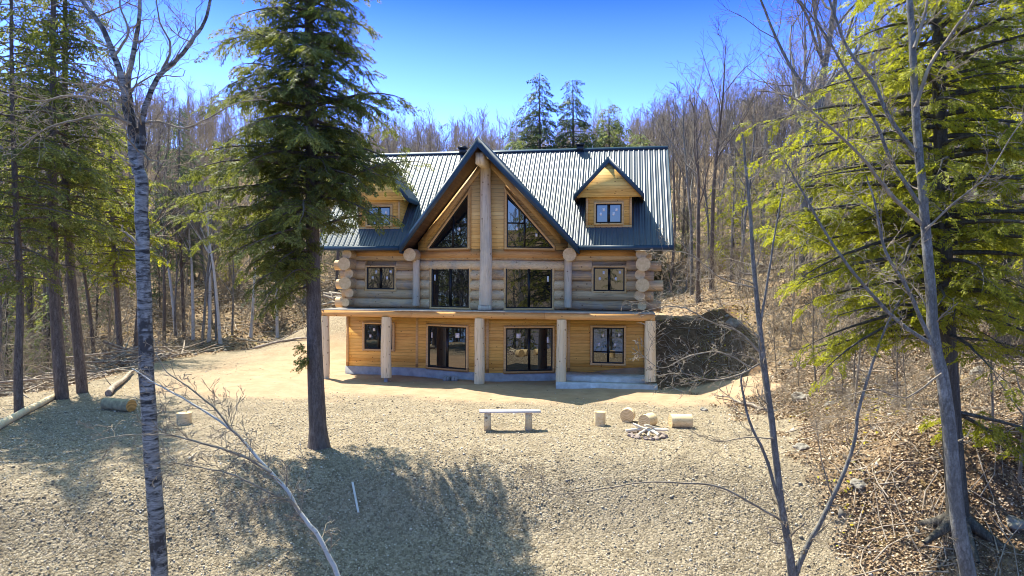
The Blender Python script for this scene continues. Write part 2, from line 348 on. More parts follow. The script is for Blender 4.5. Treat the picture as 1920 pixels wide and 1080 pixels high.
def zones(x, y):
    x = np.asarray(x, float); y = np.asarray(y, float)
    edge = -17.3+0.5*np.sin(y*0.5)+np.clip(y-40, 0, 30)*1.2
    toe = 7.0+0.5*np.sin(y*0.4)+1.6*sst(24, 33, y)-1.0*sst(13, 9, y)
    jx = vnoise(x, y, 0.9, 3)*1.4+vnoise(x, y, 2.8, 31)*0.7
    lit = np.maximum.reduce([sst(-0.3, 0.4, edge-x+jx)*sst(16, 19, y), sst(-0.3, 0.5, x-toe+jx-0.2*(y > 24)), sst(43, 44.5, y+jx)])
    sand = sst(22.3, 24.2, y+vnoise(x, y, 0.5, 7)*2+vnoise(x, y, 2, 8)*0.8-0.12*np.abs(x-1))*sst(-15.5, -11, x+jx)
    # road of grey gravel going round the left of the house
    sand = sand*(1-0.85*sst(36.5, 38.5, y+jx)*sst(-7, -9, x+jx))
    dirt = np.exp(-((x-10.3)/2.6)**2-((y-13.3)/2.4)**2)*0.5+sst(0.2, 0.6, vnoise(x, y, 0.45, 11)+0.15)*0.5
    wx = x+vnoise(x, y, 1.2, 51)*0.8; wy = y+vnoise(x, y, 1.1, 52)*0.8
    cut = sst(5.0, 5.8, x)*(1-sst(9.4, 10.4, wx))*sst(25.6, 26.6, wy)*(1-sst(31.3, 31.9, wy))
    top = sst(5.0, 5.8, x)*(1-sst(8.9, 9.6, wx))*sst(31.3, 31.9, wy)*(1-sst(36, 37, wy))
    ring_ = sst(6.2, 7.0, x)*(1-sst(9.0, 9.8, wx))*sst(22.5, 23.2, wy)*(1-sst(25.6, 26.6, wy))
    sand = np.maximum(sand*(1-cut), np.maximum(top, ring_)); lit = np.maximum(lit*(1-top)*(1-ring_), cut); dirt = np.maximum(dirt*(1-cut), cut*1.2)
    return sand, lit, np.clip(dirt, 0, 1)
def gpt(px, py):
    """where the line of sight through a photo pixel meets the terrain"""
    p0 = np.array([0, 0, CAMH]); dr = at(px, py, 1.0)-p0
    t = np.linspace(7, 150, 8000); P = p0+t[:, None]*dr
    z = hgt(P[:, 0], P[:, 1]); k = np.argmax(P[:, 2] < z)
    return P[k, 0], P[k, 1], float(z[k])

def axis(lo, hi, dlo, dhi, step, g=1.09):
    a = list(np.arange(dlo, dhi, step)); s_ = step; x = dhi
    while x < hi: a.append(x); s_ *= g; x += s_
    a.append(hi); s_ = step; x = dlo-step; b = []
    while x > lo: b.append(x); s_ *= g; x -= s_
    b.append(lo); return np.array(b[::-1]+a)
xs = axis(-700, 700, -20, 20, 0.16); ys_ = axis(-900, 700, 9.5, 42, 0.16)
X, Y = np.meshgrid(xs, ys_); Z = hgt(X, Y)
g = MB(); nx = len(xs); ny = len(ys_)
i = np.arange(ny-1)[:, None]*nx+np.arange(nx-1)[None]
g.add(np.stack([X, Y, Z], -1).reshape(-1, 3), np.stack([i, i+1, i+nx+1, i+nx], -1).reshape(-1, 4))

def ground_mat():
    m, n, b, o = mat('ground_surface')
    at_ = n.nodes.new('ShaderNodeAttribute'); at_.attribute_name = 'zone'
    sp = n.nodes.new('ShaderNodeSeparateColor'); n.links.new(at_.outputs['Color'], sp.inputs[0])
    v = coords(n)
    # gravel
    vo = nd(n, 'ShaderNodeTexVoronoi', Scale=20.0); n.links.new(v, vo.inputs['Vector'])
    vo2 = nd(n, 'ShaderNodeTexVoronoi', Scale=55.0); n.links.new(v, vo2.inputs['Vector'])
    big = noise(n, v, 0.35, 5, 0.65); mid = noise(n, v, 2.2, 5, 0.7)
    sc = n.nodes.new('ShaderNodeSeparateColor'); n.links.new(vo.outputs['Color'], sc.inputs[0])
    sc2 = n.nodes.new('ShaderNodeSeparateColor'); n.links.new(vo2.outputs['Color'], sc2.inputs[0])
    t = mathn(n, 'ADD', mathn(n, 'MULTIPLY', sc.outputs[0], 0.35), mathn(n, 'ADD', mathn(n, 'MULTIPLY', sc2.outputs[0], 0.3), mathn(n, 'MULTIPLY', mid, 0.4)))
    grav = ramp(n, t, [(0.25, (0.115, 0.088, 0.058)), (0.5, (0.245, 0.195, 0.132)), (0.75, (0.41, 0.335, 0.235))])
    grav = mix(n, mathn(n, 'MULTIPLY', ramp(n, big, [(0.45, (0, 0, 0)), (0.65, (1, 1, 1))]), 0.35), grav, (0.28, 0.23, 0.165))
    drk = noise(n, v, 0.8, 6, 0.7)
    grav = mix(n, mathn(n, 'MULTIPLY', ramp(n, drk, [(0.52, (0, 0, 0)), (0.66, (1, 1, 1))]), 0.5), grav, (0.135, 0.107, 0.075))
    # sand
    sn = noise(n, v, 1.4, 6, 0.7)
    sand = ramp(n, sn, [(0.3, (0.31, 0.205, 0.125)), (0.7, (0.44, 0.31, 0.20))])
    # forest floor
    ln = noise(n, v, 5.0, 6, 0.75); lb = noise(n, v, 0.6, 3)
    lit = ramp(n, ln, [(0.3, (0.06, 0.04, 0.024)), (0.46, (0.20, 0.14, 0.085)), (0.68, (0.40, 0.30, 0.19))])
    moss = ramp(n, noise(n, v, 0.9, 4), [(0.60, (0, 0, 0)), (0.68, (1, 1, 1))])
    lit = mix(n, mathn(n, 'MULTIPLY', moss, 0.55), lit, (0.24, 0.19, 0.03))
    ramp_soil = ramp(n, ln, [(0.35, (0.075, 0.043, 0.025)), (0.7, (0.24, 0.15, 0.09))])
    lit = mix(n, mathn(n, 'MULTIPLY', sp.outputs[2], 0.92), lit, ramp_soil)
    c = mix(n, sp.outputs[0], grav, sand); c = mix(n, sp.outputs[1], c, lit)
    n.links.new(c, b.inputs['Base Color']); b.inputs['Roughness'].default_value = 0.95; b.inputs['Specular IOR Level'].default_value = 0.1
    h = mathn(n, 'ADD', mathn(n, 'MULTIPLY', vo.outputs[0], -0.9), mathn(n, 'ADD', mathn(n, 'MULTIPLY', vo2.outputs[0], -0.4), mathn(n, 'MULTIPLY', ln, mathn(n, 'ADD', mathn(n, 'MULTIPLY', sp.outputs[1], 0.9), 0.12))))
    inv = mathn(n, 'SUBTRACT', 1.25, sp.outputs[0])
    bump(n, b, mathn(n, 'MULTIPLY', h, inv), 0.75, 0.03)
    return m
M_GROUND = ground_mat()
ground = g.build('ground', M_GROUND, smooth=True); tag(ground, kind='structure')
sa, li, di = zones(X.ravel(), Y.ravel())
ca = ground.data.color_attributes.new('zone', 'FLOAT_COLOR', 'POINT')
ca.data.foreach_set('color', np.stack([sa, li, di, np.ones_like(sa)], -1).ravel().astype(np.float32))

# lake behind the viewpoint (it shows in the window panes)
m, n, b, o = mat('lake_water'); b.inputs['Base Color'].default_value = (0.02, 0.05, 0.08, 1); b.inputs['Roughness'].default_value = 0.12
v = coords(n); bump(n, b, noise(n, v, 0.6, 3), 0.3, 0.1)
wt = MB(); wt.add([[-700, -700, -8.6], [700, -700, -8.6], [700, -14, -8.6], [-700, -14, -8.6]], [[0, 1, 2, 3]])
tag(wt.build('lake_water', m), kind='structure')

# ------------------------------------------------------------------ ground scatter
def on_ground(n, xr, yr, f, power=1.0):
    x = RNG.uniform(xr[0], xr[1], n); y = yr[0]+(yr[1]-yr[0])*RNG.random(n)**power
    k = (np.abs(x/y) < 0.80) & (RNG.random(n) < f(x, y)); return x[k], y[k]
def rotm(n, tilt=pi):
    a = RNG.uniform(0, 2*pi, n); b_ = RNG.uniform(-tilt, tilt, n); c_ = RNG.uniform(-tilt, tilt, n)
    ca_, sa_, cb, sb, cc, sc = np.cos(a), np.sin(a), np.cos(b_), np.sin(b_), np.cos(c_), np.sin(c_)
    R = np.zeros((n, 3, 3))
    R[:, 0, 0] = ca_*cb; R[:, 0, 1] = ca_*sb*sc-sa_*cc; R[:, 0, 2] = ca_*sb*cc+sa_*sc
    R[:, 1, 0] = sa_*cb; R[:, 1, 1] = sa_*sb*sc+ca_*cc; R[:, 1, 2] = sa_*sb*cc-ca_*sc
    R[:, 2, 0] = -sb; R[:, 2, 1] = cb*sc; R[:, 2, 2] = cb*cc
    return R
def scatter(mb, V, F, pos, R, S_, jit=0.0):
    n = len(pos); k = len(V); S_ = np.asarray(S_); S_ = S_[:, None, None] if S_.ndim == 1 else S_[:, None, :]
    L = np.broadcast_to(V[None], (n, k, 3))*S_
    if jit: L = L*(1+jit*(RNG.random((n, k, 3))-0.5))
    P = np.einsum('nij,nkj->nki', R, L)+pos[:, None]
    FF = (F[None]+np.arange(n)[:, None, None]*k).reshape(-1, F.shape[1])
    mb.add(P.reshape(-1, 3), FF)
OCT = np.array([[1, 0, 0], [0, 1, 0], [-1, 0, 0], [0, -1, 0], [0, 0, .7], [0, 0, -.7]], float)
OCTF = np.array([[0, 1, 4], [1, 2, 4], [2, 3, 4], [3, 0, 4], [1, 0, 5], [2, 1, 5], [3, 2, 5], [0, 3, 5]])
def gravel_f(x, y):
    s1, l1, d1 = zones(x, y); return np.clip(1-s1*0.93-l1*0.9, 0, 1)*(1-0.75*sst(17, 27, y))
x, y = on_ground(190000, (-17, 12), (10, 34), gravel_f, 1.7)
z = hgt(x, y); s_ = RNG.gamma(1.5, 0.0052, len(x))+0.008; s_ = np.minimum(s_, 0.06)
mb = MB(); scatter(mb, OCT, OCTF, np.stack([x, y, z+s_*0.12], -1), rotm(len(x), 0.6), s_, 0.6)
tag(mb.build('gravel_stones', M_PEB), 'loose pale gravel stones covering the bank and yard', 'gravel', kind='stuff')
LEAF = np.array([[-.5, -.35, 0], [.1, -.45, .1], [.6, 0, 0.02], [.1, .45, .12], [-.5, .3, 0.0]]); LEAFF = np.array([[0, 1, 2, 3, 4]])
def lit_f(x, y):
    s1, l1, d1 = zones(x, y); return l1*(1-0.98*np.clip(d1*1.3-.3, 0, 1))*(0.45+0.55*(vnoise(x, y, 0.7, 21) > -0.12))
x, y = on_ground(260000, (-38, 38), (10.5, 58), lit_f, 1.5)
x2, y2 = on_ground(170000, (5.8, 16), (10.5, 25), lambda x, y: np.clip(zones(x, y)[1]*1.5, 0, 1)*(0.25+0.75*(vnoise(x, y, 0.9, 22) > -0.15)), 1.0); x = np.concatenate([x, x2]); y = np.concatenate([y, y2])
z = hgt(x, y); s_ = RNG.uniform(0.018, 0.055, len(x))*(1+0.05*(y-12))
mb = MB(); scatter(mb, LEAF, LEAFF, np.stack([x, y, z+0.025], -1), rotm(len(x), 0.75), s_, 0.5)
tag(mb.build('leaf_litter', M_LITTER), 'dry brown and tan fallen leaves covering the forest floor', 'fallen leaves', kind='stuff')
# moss tufts
x, y = on_ground(30000, (6, 30), (11, 45), lambda x, y: zones(x, y)[1]*(vnoise(x, y, 0.8, 41) > 0.24), 1.2)
mb = MB(); s_ = RNG.uniform(0.03, 0.08, len(x)); scatter(mb, LEAF, LEAFF, np.stack([x, y, hgt(x, y)+0.04], -1), rotm(len(x), 0.9), s_, 0.5)
tag(mb.build('moss_patches', M_MOSS), 'yellow green moss growing among leaves on the right slope', 'moss', kind='stuff')
# small stones of the forest slope
x, y = on_ground(1500, (-30, 30), (11, 50), lambda x, y: zones(x, y)[1]*0.8, 1.4)
mb = MB(); s_ = RNG.gamma(1.6, 0.03, len(x))+0.02; scatter(mb, OCT, OCTF, np.stack([x, y, hgt(x, y)], -1), rotm(len(x)), s_, 0.7)
tag(mb.build('slope_stones', M_SLOPEROCK), 'small grey stones scattered over the wooded slopes', 'stones', kind='stuff')
# twigs and sticks on forest floor
def sticks(n, xr, yr, f, L=(0.3, 1.4), R=(0.006, 0.02), lift=0.08, m_=None, name='stick_litter', label='', power=1.3, tilt=0.25):
    x, y = on_ground(n, xr, yr, f, power); mb = MB()
    for a, b_ in zip(x, y):
        l = RNG.uniform(*L); an = RNG.uniform(0, pi); t = np.linspace(-.5, .5, 4)*l; bend = RNG.normal(0, .12)*l
        px_ = a+cos(an)*t-sin(an)*bend*(1-(2*t/l)**2); py_ = b_+sin(an)*t+cos(an)*bend*(1-(2*t/l)**2)
        pz = hgt(px_, py_)+RNG.uniform(0.01, lift)+RNG.uniform(-tilt, tilt)*t
        r0 = RNG.uniform(*R); mb.tube(np.stack([px_, py_, pz], -1), [r0, r0*.85, r0*.65, r0*.3], 4)
    return tag(mb.build(name, m_), label, 'sticks', kind='stuff')
sticks(6500, (6, 34), (11, 50), lambda x, y: zones(x, y)[1], lift=0.15, tilt=0.45, m_=M_DEADWOOD, label='grey fallen sticks littering the slope on the right')
sticks(2600, (-42, -6), (20, 62), lambda x, y: zones(x, y)[1], L=(0.6, 3.5), R=(0.012, 0.045), m_=M_DEADWOOD, label='grey fallen sticks littering the woods on the left', lift=0.25)

# ------------------------------------------------------------------ HOUSE
house = empty('log_house', (HO[0], HO[1], 0), -YAW)
tag(house, 'honey coloured log house with blue black metal roof, prow gable and two dormers', 'house')
PU, PV = 3.3, -1.15                       # prow half width and how far it comes forward
HWL, HWU = 6.6, 6.45; ZD = 2.95
class Facet:
    """a wall plane in house coordinates: s along, n outwards, z up"""
    def __init__(s, a, b):
        s.a = np.array(a, float); s.b = np.array(b, float); d = s.b-s.a; s.L = np.linalg.norm(d); s.d = d/s.L; s.nrm = np.array([s.d[1], -s.d[0]])
    def __call__(s, v):
        v = np.asarray(v, float); p = s.a+v[:, :1]*s.d+v[:, 1:2]*s.nrm; return np.column_stack([p, v[:, 2]])
    def su(s, u): return (u-s.a[0])/s.d[0]
FL = Facet((-HWL, 0), (-PU, 0)); FPL = Facet((-PU, 0), (0, PV)); FPR = Facet((0, PV), (PU, 0)); FR = Facet((PU, 0), (HWL, 0))
foot = [(-HWL, 0), (-PU, 0), (0, PV), (PU, 0), (HWL, 0), (HWL, 7.2), (-HWL, 7.2)]
def walls(name, m_, off, z0, z1, pts=foot):
    mb = MB(); P = np.array(pts); c = np.array([0, 3.0]); Q = P+np.sign(P-c)*np.array([off, off])
    Q[2] = P[2]+[0, -off]
    mb.prism(np.column_stack([Q, np.full(len(Q), z0)]), (0, 0, z1-z0)); return mb.build(name, m_, house)
walls('foundation', M_CONC, 0.035, -0.5, 0.33)
walls('lower_wall', M_PINE, 0.0, 0.333, ZD-0.1)

def inset(P, d):
    P = np.asarray(P, float); n = len(P); out = []
    ar = 0.5*sum(P[i][0]*P[(i+1) % n][1]-P[(i+1) % n][0]*P[i][1] for i in range(n)); sg = 1 if ar > 0 else -1
    for i in range(n):
        a, b_, c = P[i-1], P[i], P[(i+1) % n]
        d1 = (b_-a)/np.linalg.norm(b_-a); d2 = (c-b_)/np.linalg.norm(c-b_)
        n1 = sg*np.array([-d1[1], d1[0]]); n2 = sg*np.array([-d2[1], d2[0]])
        bis = n1+n2; bis /= (bis@n1); out.append(b_+bis*d)
    return np.array(out)
def ring(mb, fr, P, wd, n0, n1, mi=0):
    P = np.asarray(P, float); Q = inset(P, wd); n = len(P)
    for i in range(n):
        j = (i+1) % n; quad = [P[i], P[j], Q[j], Q[i]]
        lo = fr(np.array([[q[0], n0, q[1]] for q in quad])); hi = fr(np.array([[q[0], n1, q[1]] for q in quad]))
        mb.add(np.concatenate([lo, hi]), np.array([[3, 2, 1, 0], [4, 5, 6, 7], [0, 1, 5, 4], [2, 3, 7, 6]]), mi)
    return Q
def window(fr, P, base, bars=(), stickers=(), trim=0.10, name='window', parent=None, fw=0.055, sub=True):
    """P: polygon (s, z); bars: vertical ('v', s, z0, z1) or horizontal ('h', z, s0, s1)"""
    parent = parent or house
    f = MB(); Q = ring(f, fr, P, fw, base, base+0.055)
    for b_ in bars:
        if b_[0] == 'v': f.box((b_[1]-b_[4]/2, base, b_[2]), (b_[1]+b_[4]/2, base+0.05, b_[3]), fr=fr)
        else: f.box((b_[2], base, b_[1]-b_[4]/2), (b_[3], base+0.048, b_[1]+b_[4]/2), fr=fr)
    wo_ = f.build(name, M_FRAME, parent); hold = wo_ if sub else parent
    p = MB(); p.add(fr(np.array([[q[0], base+0.018, q[1]] for q in inset(P, fw*0.5)])), [list(range(len(P)))]); p.build('pane', M_GLASS, hold)
    t = MB(); O_ = inset(P, -trim); ring(t, fr, O_, trim-0.002, base-0.03, base+0.085); t.build('window_trim', M_TRIM, hold)
    for (s0, z0, a, b_) in stickers:
        k = MB(); k.box((s0-a/2, base+0.02, z0-b_/2), (s0+a/2, base+0.024, z0+b_/2), fr=fr); k.build('window_label', M_STICK, hold)
    return wo_
def rect(s0, s1, z0, z1): return [(s0, z0), (s1, z0), (s1, z1), (s0, z1)]
def win2(fr, u0, u1, z0, z1, base, st='small', transom=None, **kw):
    s0, s1 = fr.su(u0), fr.su(u1); c = (s0+s1)/2; h = z1-z0; w_ = s1-s0
    bars = [('v', c, z0+0.02, z1-0.02, 0.10)]
    if transom: bars.append(('h', transom, s0+0.02, s1-0.02, 0.06))
    if st == 'small': sk = [(s0+w_*.20, z0+h*.52, .09, .13), (s0+w_*.33, z0+h*.78, .10, .13), (s0+w_*.72, z0+h*.52, .09, .13), (s0+w_*.85, z0+h*.80, .10, .13)]
    elif st == 'left': sk = [(s0+w_*.08, z0+h*.74, .07, .26)]
    elif st == 'right': sk = [(s1-w_*.09, z0+h*.72, .08, .24)]
    elif st == 'lowleft': sk = [(s0+w_*.09, z0+h*.78, .06, .24), (s0+w_*.76, z0+h*.80, .20, .20)]
    else: sk = [(s0+w_*.27, z0+h*.82, .18, .20), (s1-w_*.10, z0+h*.72, .08, .26)]
    return window(fr, rect(s0, s1, z0, z1), base, bars, sk, **kw)
# lower storey openings
win2(FL, -5.72, -4.42, 1.12, 2.22, 0.0)
win2(FR, 4.36, 5.66, 0.74, 2.24, 0.0, transom=1.22)
win2(FPL, -2.72, -0.86, 0.42, 2.20, 0.0, 'lowleft', name='sliding_door')
win2(FPR, 0.80, 2.68, 0.40, 2.20, 0.0, 'lowright', name='sliding_door')
for fr, s in ((FL, 0.0), (FL, FL.L-0.07), (FPL, FPL.L-0.13), (FPR, 0.02), (FR, 0.0), (FR, FR.L-0.12)):
    cb = MB(); cb.box((s, 0.0, 0.35), (s+0.12, 0.03, ZD-0.12), fr=fr); cb.build('corner_board', M_TRIM, house)
# upper storey: log courses cut around the openings
OPEN = {0: [(-5.67, -4.38, 3.77, 4.75)], 1: [(-2.63, -0.80, 2.9, 4.74)], 2: [(0.79, 2.67, 2.9, 4.74)], 3: [(4.38, 5.67, 3.77, 4.76)]}
GU = [Facet((-HWU-0.75, 0), (-PU, 0)), FPL, FPR, Facet((PU, 0), (HWU+0.75, 0))]
lw = MB(); NC = 6; CH = (5.46-ZD)/NC
rr = random.Random(4)
for k, fr in enumerate(GU):
    for c in range(NC):
        z0 = ZD+c*CH; zc = z0+CH/2; r0 = CH/2+0.012
        ext = 0.0 if k in (1, 2) else (0.45-(0.35 if c % 2 else 0.0)+rr.uniform(-.08, .08))
        lo, hi = 0.0, fr.L
        if k == 0: lo = 0.45-ext
        if k == 3: hi = fr.L-(0.45-ext)
        cuts = [(lo, hi)]
        for (u0, u1, a, b_) in OPEN[k]:
            if z0+CH > a+0.12 and z0 < b_-0.12: cuts = [(lo, fr.su(u0)-0.07), (fr.su(u1)+0.07, hi)]
        for (a, b_) in cuts:
            nn = max(3, int((b_-a)/0.35)); s_ = np.linspace(a, b_, nn)
            ph = rr.uniform(0, 9); rad = r0*(1+0.035*np.sin(s_*1.3+ph))
            tp = (c == NC-1)
            P = fr(np.column_stack([s_, np.full(nn, -0.20), zc+0.012*np.sin(s_*0.9+ph)]))
            # tapered notch ends
            lw.tube(P, rad*(0.97 if tp else 1), 16, cap=True, mi=0, capmi=1)
lw.build('log_wall', [M_LOG, M_END], house, smooth=False)
for p_ in house.children[-1].data.polygons: p_.use_smooth = len(p_.vertices) == 4
walls('inner_wall', M_LOG, -0.30, ZD+0.01, 5.4, [(-HWU, 0), (-PU, 0), (0, PV), (PU, 0), (HWU, 0), (HWU, 7.0), (-HWU, 7.0)])
FU0 = Facet((-HWU, 0), (-PU, 0)); FU3 = Facet((PU, 0), (HWU, 0))
win2(FU0, -5.67, -4.38, 3.77, 4.75, -0.10); win2(FU3, 4.38, 5.67, 3.77, 4.76, -0.10)
win2(FPL, -2.63, -0.80, 3.03, 4.74, -0.10, 'left', name='sliding_door'); win2(FPR, 0.79, 2.67, 3.03, 4.74, -0.10, 'right', name='sliding_door')
tb = MB()      # squared top log under the gable
for fr in (FPL, FPR): tb.box((0.0, -0.15, 5.14), (fr.L-0.02, 0.035, 5.46), fr=fr)
tb.build('tie_beam', M_BEAM, house)
for fr in (FU0, FU3): tb = MB(); tb.box((0.0, -0.15, 5.24), (fr.L, 0.03, 5.52), fr=fr); tb.build('top_plate', M_BEAM, house)
for sx in (-1, 1):
    q = MB()
    for c in range(NC):
        q.tube([(sx*(HWU-.12), t_, ZD+(c+.5)*CH+.02) for t_ in (0.5, 2.5, 4.5, 6.5, 8.0)], CH/2+.012, 16, cap=True, capmi=1)
    q.build('side_log_wall', [M_LOG, M_END], house)
# corner log ends (side-wall logs running towards the yard)
for sx in (-1, 1):
    for c in range(6):
        zc = ZD+0.23+c*0.425; r = [0.17, 0.20, 0.27, 0.205, 0.285, 0.215][c]*(1.0 if sx < 0 else 1.04)
        v0 = -0.62-[0.0, -0.15, 0.05, -0.12, 0.12, 0.0][c]
        uu = sx*(6.36+[0.02, -0.08, 0.03, -0.07, 0.05, -0.03][c]*1)
        e = MB(); nn = 6; t = np.linspace(0, 1, nn); an = np.arange(18)*2*pi/18
        e.tube(np.column_stack([0*t, t*1.6, 0*t]), r*(1-0.04*t), 18, cap=True, capmi=1, wob=0.03)
        o = e.build('log_end', [M_LOG, M_END], house, smooth=False, loc=(uu, v0, zc))
        for p_ in o.data.polygons: p_.use_smooth = len(p_.vertices) == 4
# purlin beam ends and slim posts below them
for sx in (-1, 1):
    e = MB(); t = np.linspace(0, 1, 5); e.tube(np.column_stack([0*t, t*1.6, 0*t]), 0.275, 20, cap=True, capmi=1, wob=0.02)
    o = e.build('beam_end', [M_LOG, M_END], house, loc=(sx*3.42, -0.80, 5.27))
    for p_ in o.data.polygons: p_.use_smooth = len(p_.vertices) == 4
    p = MB(); t = np.linspace(0, 1, 8); p.tube(np.column_stack([0*t+sx*3.32, 0*t-0.14, ZD+0.12+t*2.0]), 0.165, 8, cap=True, wob=0.06)
    p.build('slim_post', M_KING, house)
# king post up the prow
p = MB(); t = np.linspace(0, 1, 16); p.tube(np.column_stack([0*t+0.02*np.sin(t*5), 0*t+PV-0.12, ZD+0.22+t*5.62]), 0.27-0.055*t, 20, cap=True, wob=0.025)
p.box((-0.26, PV-0.34, ZD+0.01), (0.26, PV+0.1, ZD+0.21))
p.build('king_post', M_KING, house, smooth=False)
# ---- roofs
RZ0, RZ1, RV0, RV1, RW = 5.64, 10.45, -0.95, 3.62, 7.55
def corrug(mb, org, du, dv, wid, ln, nrm, pitch=0.23, hgt_=0.027, start=None):
    """ribbed sheet: org corner, du across (ribs spaced), dv along slope"""
    org, du, dv, nrm = map(lambda q: np.array(q, float), (org, du, dv, nrm)); s_ = []; 
    k = int(wid/pitch)
    for i_ in range(k+1):
        b_ = i_*pitch
        for (a, h) in ((0.0, 0), (0.018, 1), (0.042, 1), (0.060, 0), (0.12, 0), (0.13, .2), (0.16, .2), (0.17, 0)):
            if b_+a <= wid: s_.append((b_+a, h*hgt_))
    s_.append((wid, 0)); s_ = np.array(s_); a = org+s_[:, :1]*du+s_[:, 1:]*nrm; b2 = a+dv*ln
    if start is not None: a = a+start(a[:, 0])[:, None]*dv
    n_ = len(s_); i_ = np.arange(n_-1); mb.add(np.concatenate([a, b2]), np.stack([i_, i_+1, n_+i_+1, n_+i_], -1))
rf = MB(); sl = np.array([0, RV1-RV0, RZ1-RZ0]); L_ = np.linalg.norm(sl); sl = sl/L_; nr = np.array([0, -sl[2], sl[1]])
GZE, GZA, GHW = 5.62, 9.74, 3.78
def valley(u_):     # distance up the slope where the main roof meets the prow gable
    zg = GZA-(GZA-GZE)/GHW*np.abs(u_); return np.where(np.abs(u_) < GHW-0.05, np.maximum(0, (zg-RZ0)/sl[2]-0.05), 0.0)
corrug(rf, (-RW, RV0, RZ0), (1, 0, 0), sl, 2*RW, L_, nr, start=valley)
sl2 = np.array([0, -sl[1], sl[2]]); corrug(rf, (RW, 2*RV1-RV0, RZ0), (-1, 0, 0), sl2, 2*RW, L_, np.array([0, sl[2], sl[1]]))
roof = rf.build('roof', M_STEEL, house)
e = MB()
for (v0, v1) in ((RV0, RV1), (2*RV1-RV0, RV1)):
    sg = 1 if v1 > v0 else -1
    # slab under the sheet
    for (ua, ub) in (((-RW+.02, -GHW), (GHW, RW-.02)) if sg > 0 else ((-RW+.02, RW-.02),)):
        e.prism([(ua, v0, RZ0-.006), (ua, v1, RZ1-.006), (ua, v1, RZ1-.14), (ua, v0, RZ0-.14)], (ub-ua, 0, 0))
for sx in (-1, 1):   # barge boards at the gable ends
    for (v0, v1) in ((RV0, RV1), (2*RV1-RV0, RV1)):
        e.prism([(sx*RW, v0, RZ0+.03), (sx*RW, v1, RZ1+.03), (sx*RW, v1, RZ1-.2), (sx*RW, v0, RZ0-.2)], (sx*0.05, 0, 0))
for (ua, ub) in ((-RW-.05, -GHW), (GHW, RW+.05)): e.box((ua, RV0-0.035, RZ0-0.19), (ub, RV0-0.003, RZ0-0.004))
e.build('fascia', M_FASCIA, house)
rc = MB(); rc.prism([(-RW-.05, RV1-.16, RZ1-.12), (-RW-.05, RV1, RZ1+.055), (-RW-.05, RV1+.16, RZ1-.12), (-RW-.05, RV1, RZ1+.03)], (2*RW+.1, 0, 0)); rc.build('ridge_cap', M_FASCIA, house)
# side gable walls under the main roof
for sx in (-1, 1):
    q = MB(); x_ = sx*(HWU-0.1); q.prism([(x_, 0.1, 5.3), (x_, RV1, 10.0), (x_, 7.1, 5.3)], (sx*0.08, 0, 0)); q.build('side_gable', M_PINEL, house)
# roof vents
for u_, v_ in ((-2.15, RV1-0.1), (3.55, RV1-0.1)):
    q = MB(); z_ = RZ1; q.box((u_-.15, v_-.15, z_-.12), (u_+.15, v_+.15, z_+.14)); q.box((u_-.2, v_-.2, z_+.14), (u_+.2, v_+.2, z_+.24)); q.build('roof_vent', M_VENT, house)

def gable(prefix, uc, half, vz, vcorner, vapex, vback, ze, za, parent, fas=0.27, thick=0.05, soffit=True):
    """pair of ribbed slopes with a (prow shaped) front edge"""
    sh = MB(); fa = MB(); so = MB()
    for sx in (-1, 1):
        tan = (za-ze)/half; dn = sqrt(1+tan*tan)
        F_ = lambda u_: vapex+(vcorner-vapex)*u_/half
        zt = lambda u_: za-tan*u_
        # sheet with ribs running down the slope
        nrm = np.array([sx*tan/dn, 0, 1/dn]); vs = []
        v_ = vapex
        while v_ < vback: 
            for a, h in ((0, 0), (.018, 1), (.042, 1), (.06, 0)): vs.append((v_+a, h*.026))
            v_ += 0.23
        A_, B_ = [], []
        for (vv, h) in vs:
            ustart = 0.0 if True else 0
            uend = half if vv >= vcorner else half*(vv-vapex)/max(1e-6, (vcorner-vapex)) if vcorner > vapex else half
            uend = max(uend, 0.001)
            A_.append(np.array([uc, vv, za])+nrm*h); B_.append(np.array([uc+sx*uend, vv, zt(uend)])+nrm*h)
        n_ = len(vs); i_ = np.arange(n_-1); sh.add(np.array(A_+B_), np.stack([i_, i_+1, n_+i_+1, n_+i_], -1))
        # fascia board along the front edge
        a0 = np.array([uc, vapex, za]); b0 = np.array([uc+sx*half, vcorner, ze]); dz = np.array([0, 0, -fas]); ft = np.array([0, -0.035, 0]); up = np.array([0, 0, 0.035])
        quad = [a0+up, b0+up, b0+dz, a0+dz*1.25]
        fa.prism(quad, ft)
        # soffit
        zo = fas*0.62
        so.add([[uc, vapex, za-zo*1.2], [uc+sx*half, vcorner, ze-zo], [uc+sx*half, vback, ze-zo], [uc, vback, za-zo*1.2]], [[0, 1, 2, 3]])
        # eave edge closing board
        fa.prism([(uc+sx*half, vcorner, ze), (uc+sx*half, vback, ze), (uc+sx*half, vback, ze-fas), (uc+sx*half, vcorner, ze-fas)], (sx*.02, 0, 0))
    cap = MB(); cap.prism([(uc-.13, vapex-.03, za-.10), (uc, vapex-.03, za+.06), (uc+.13, vapex-.03, za-.10), (uc, vapex-.03, za+.03)], (0, vback-vapex, 0))
    return sh, fa, so, cap
sh, fa, so, cap = gable('g', 0, 3.78, 0, RV0-0.06, -2.85, 2.9, GZE, GZA, house, 0.30)
gr = sh.build('gable_roof', M_STEEL, house); fa.build('fascia', M_FASCIA, gr); so.build('soffit', M_SOFFIT, gr); cap.build('ridge_cap', M_FASCIA, gr)
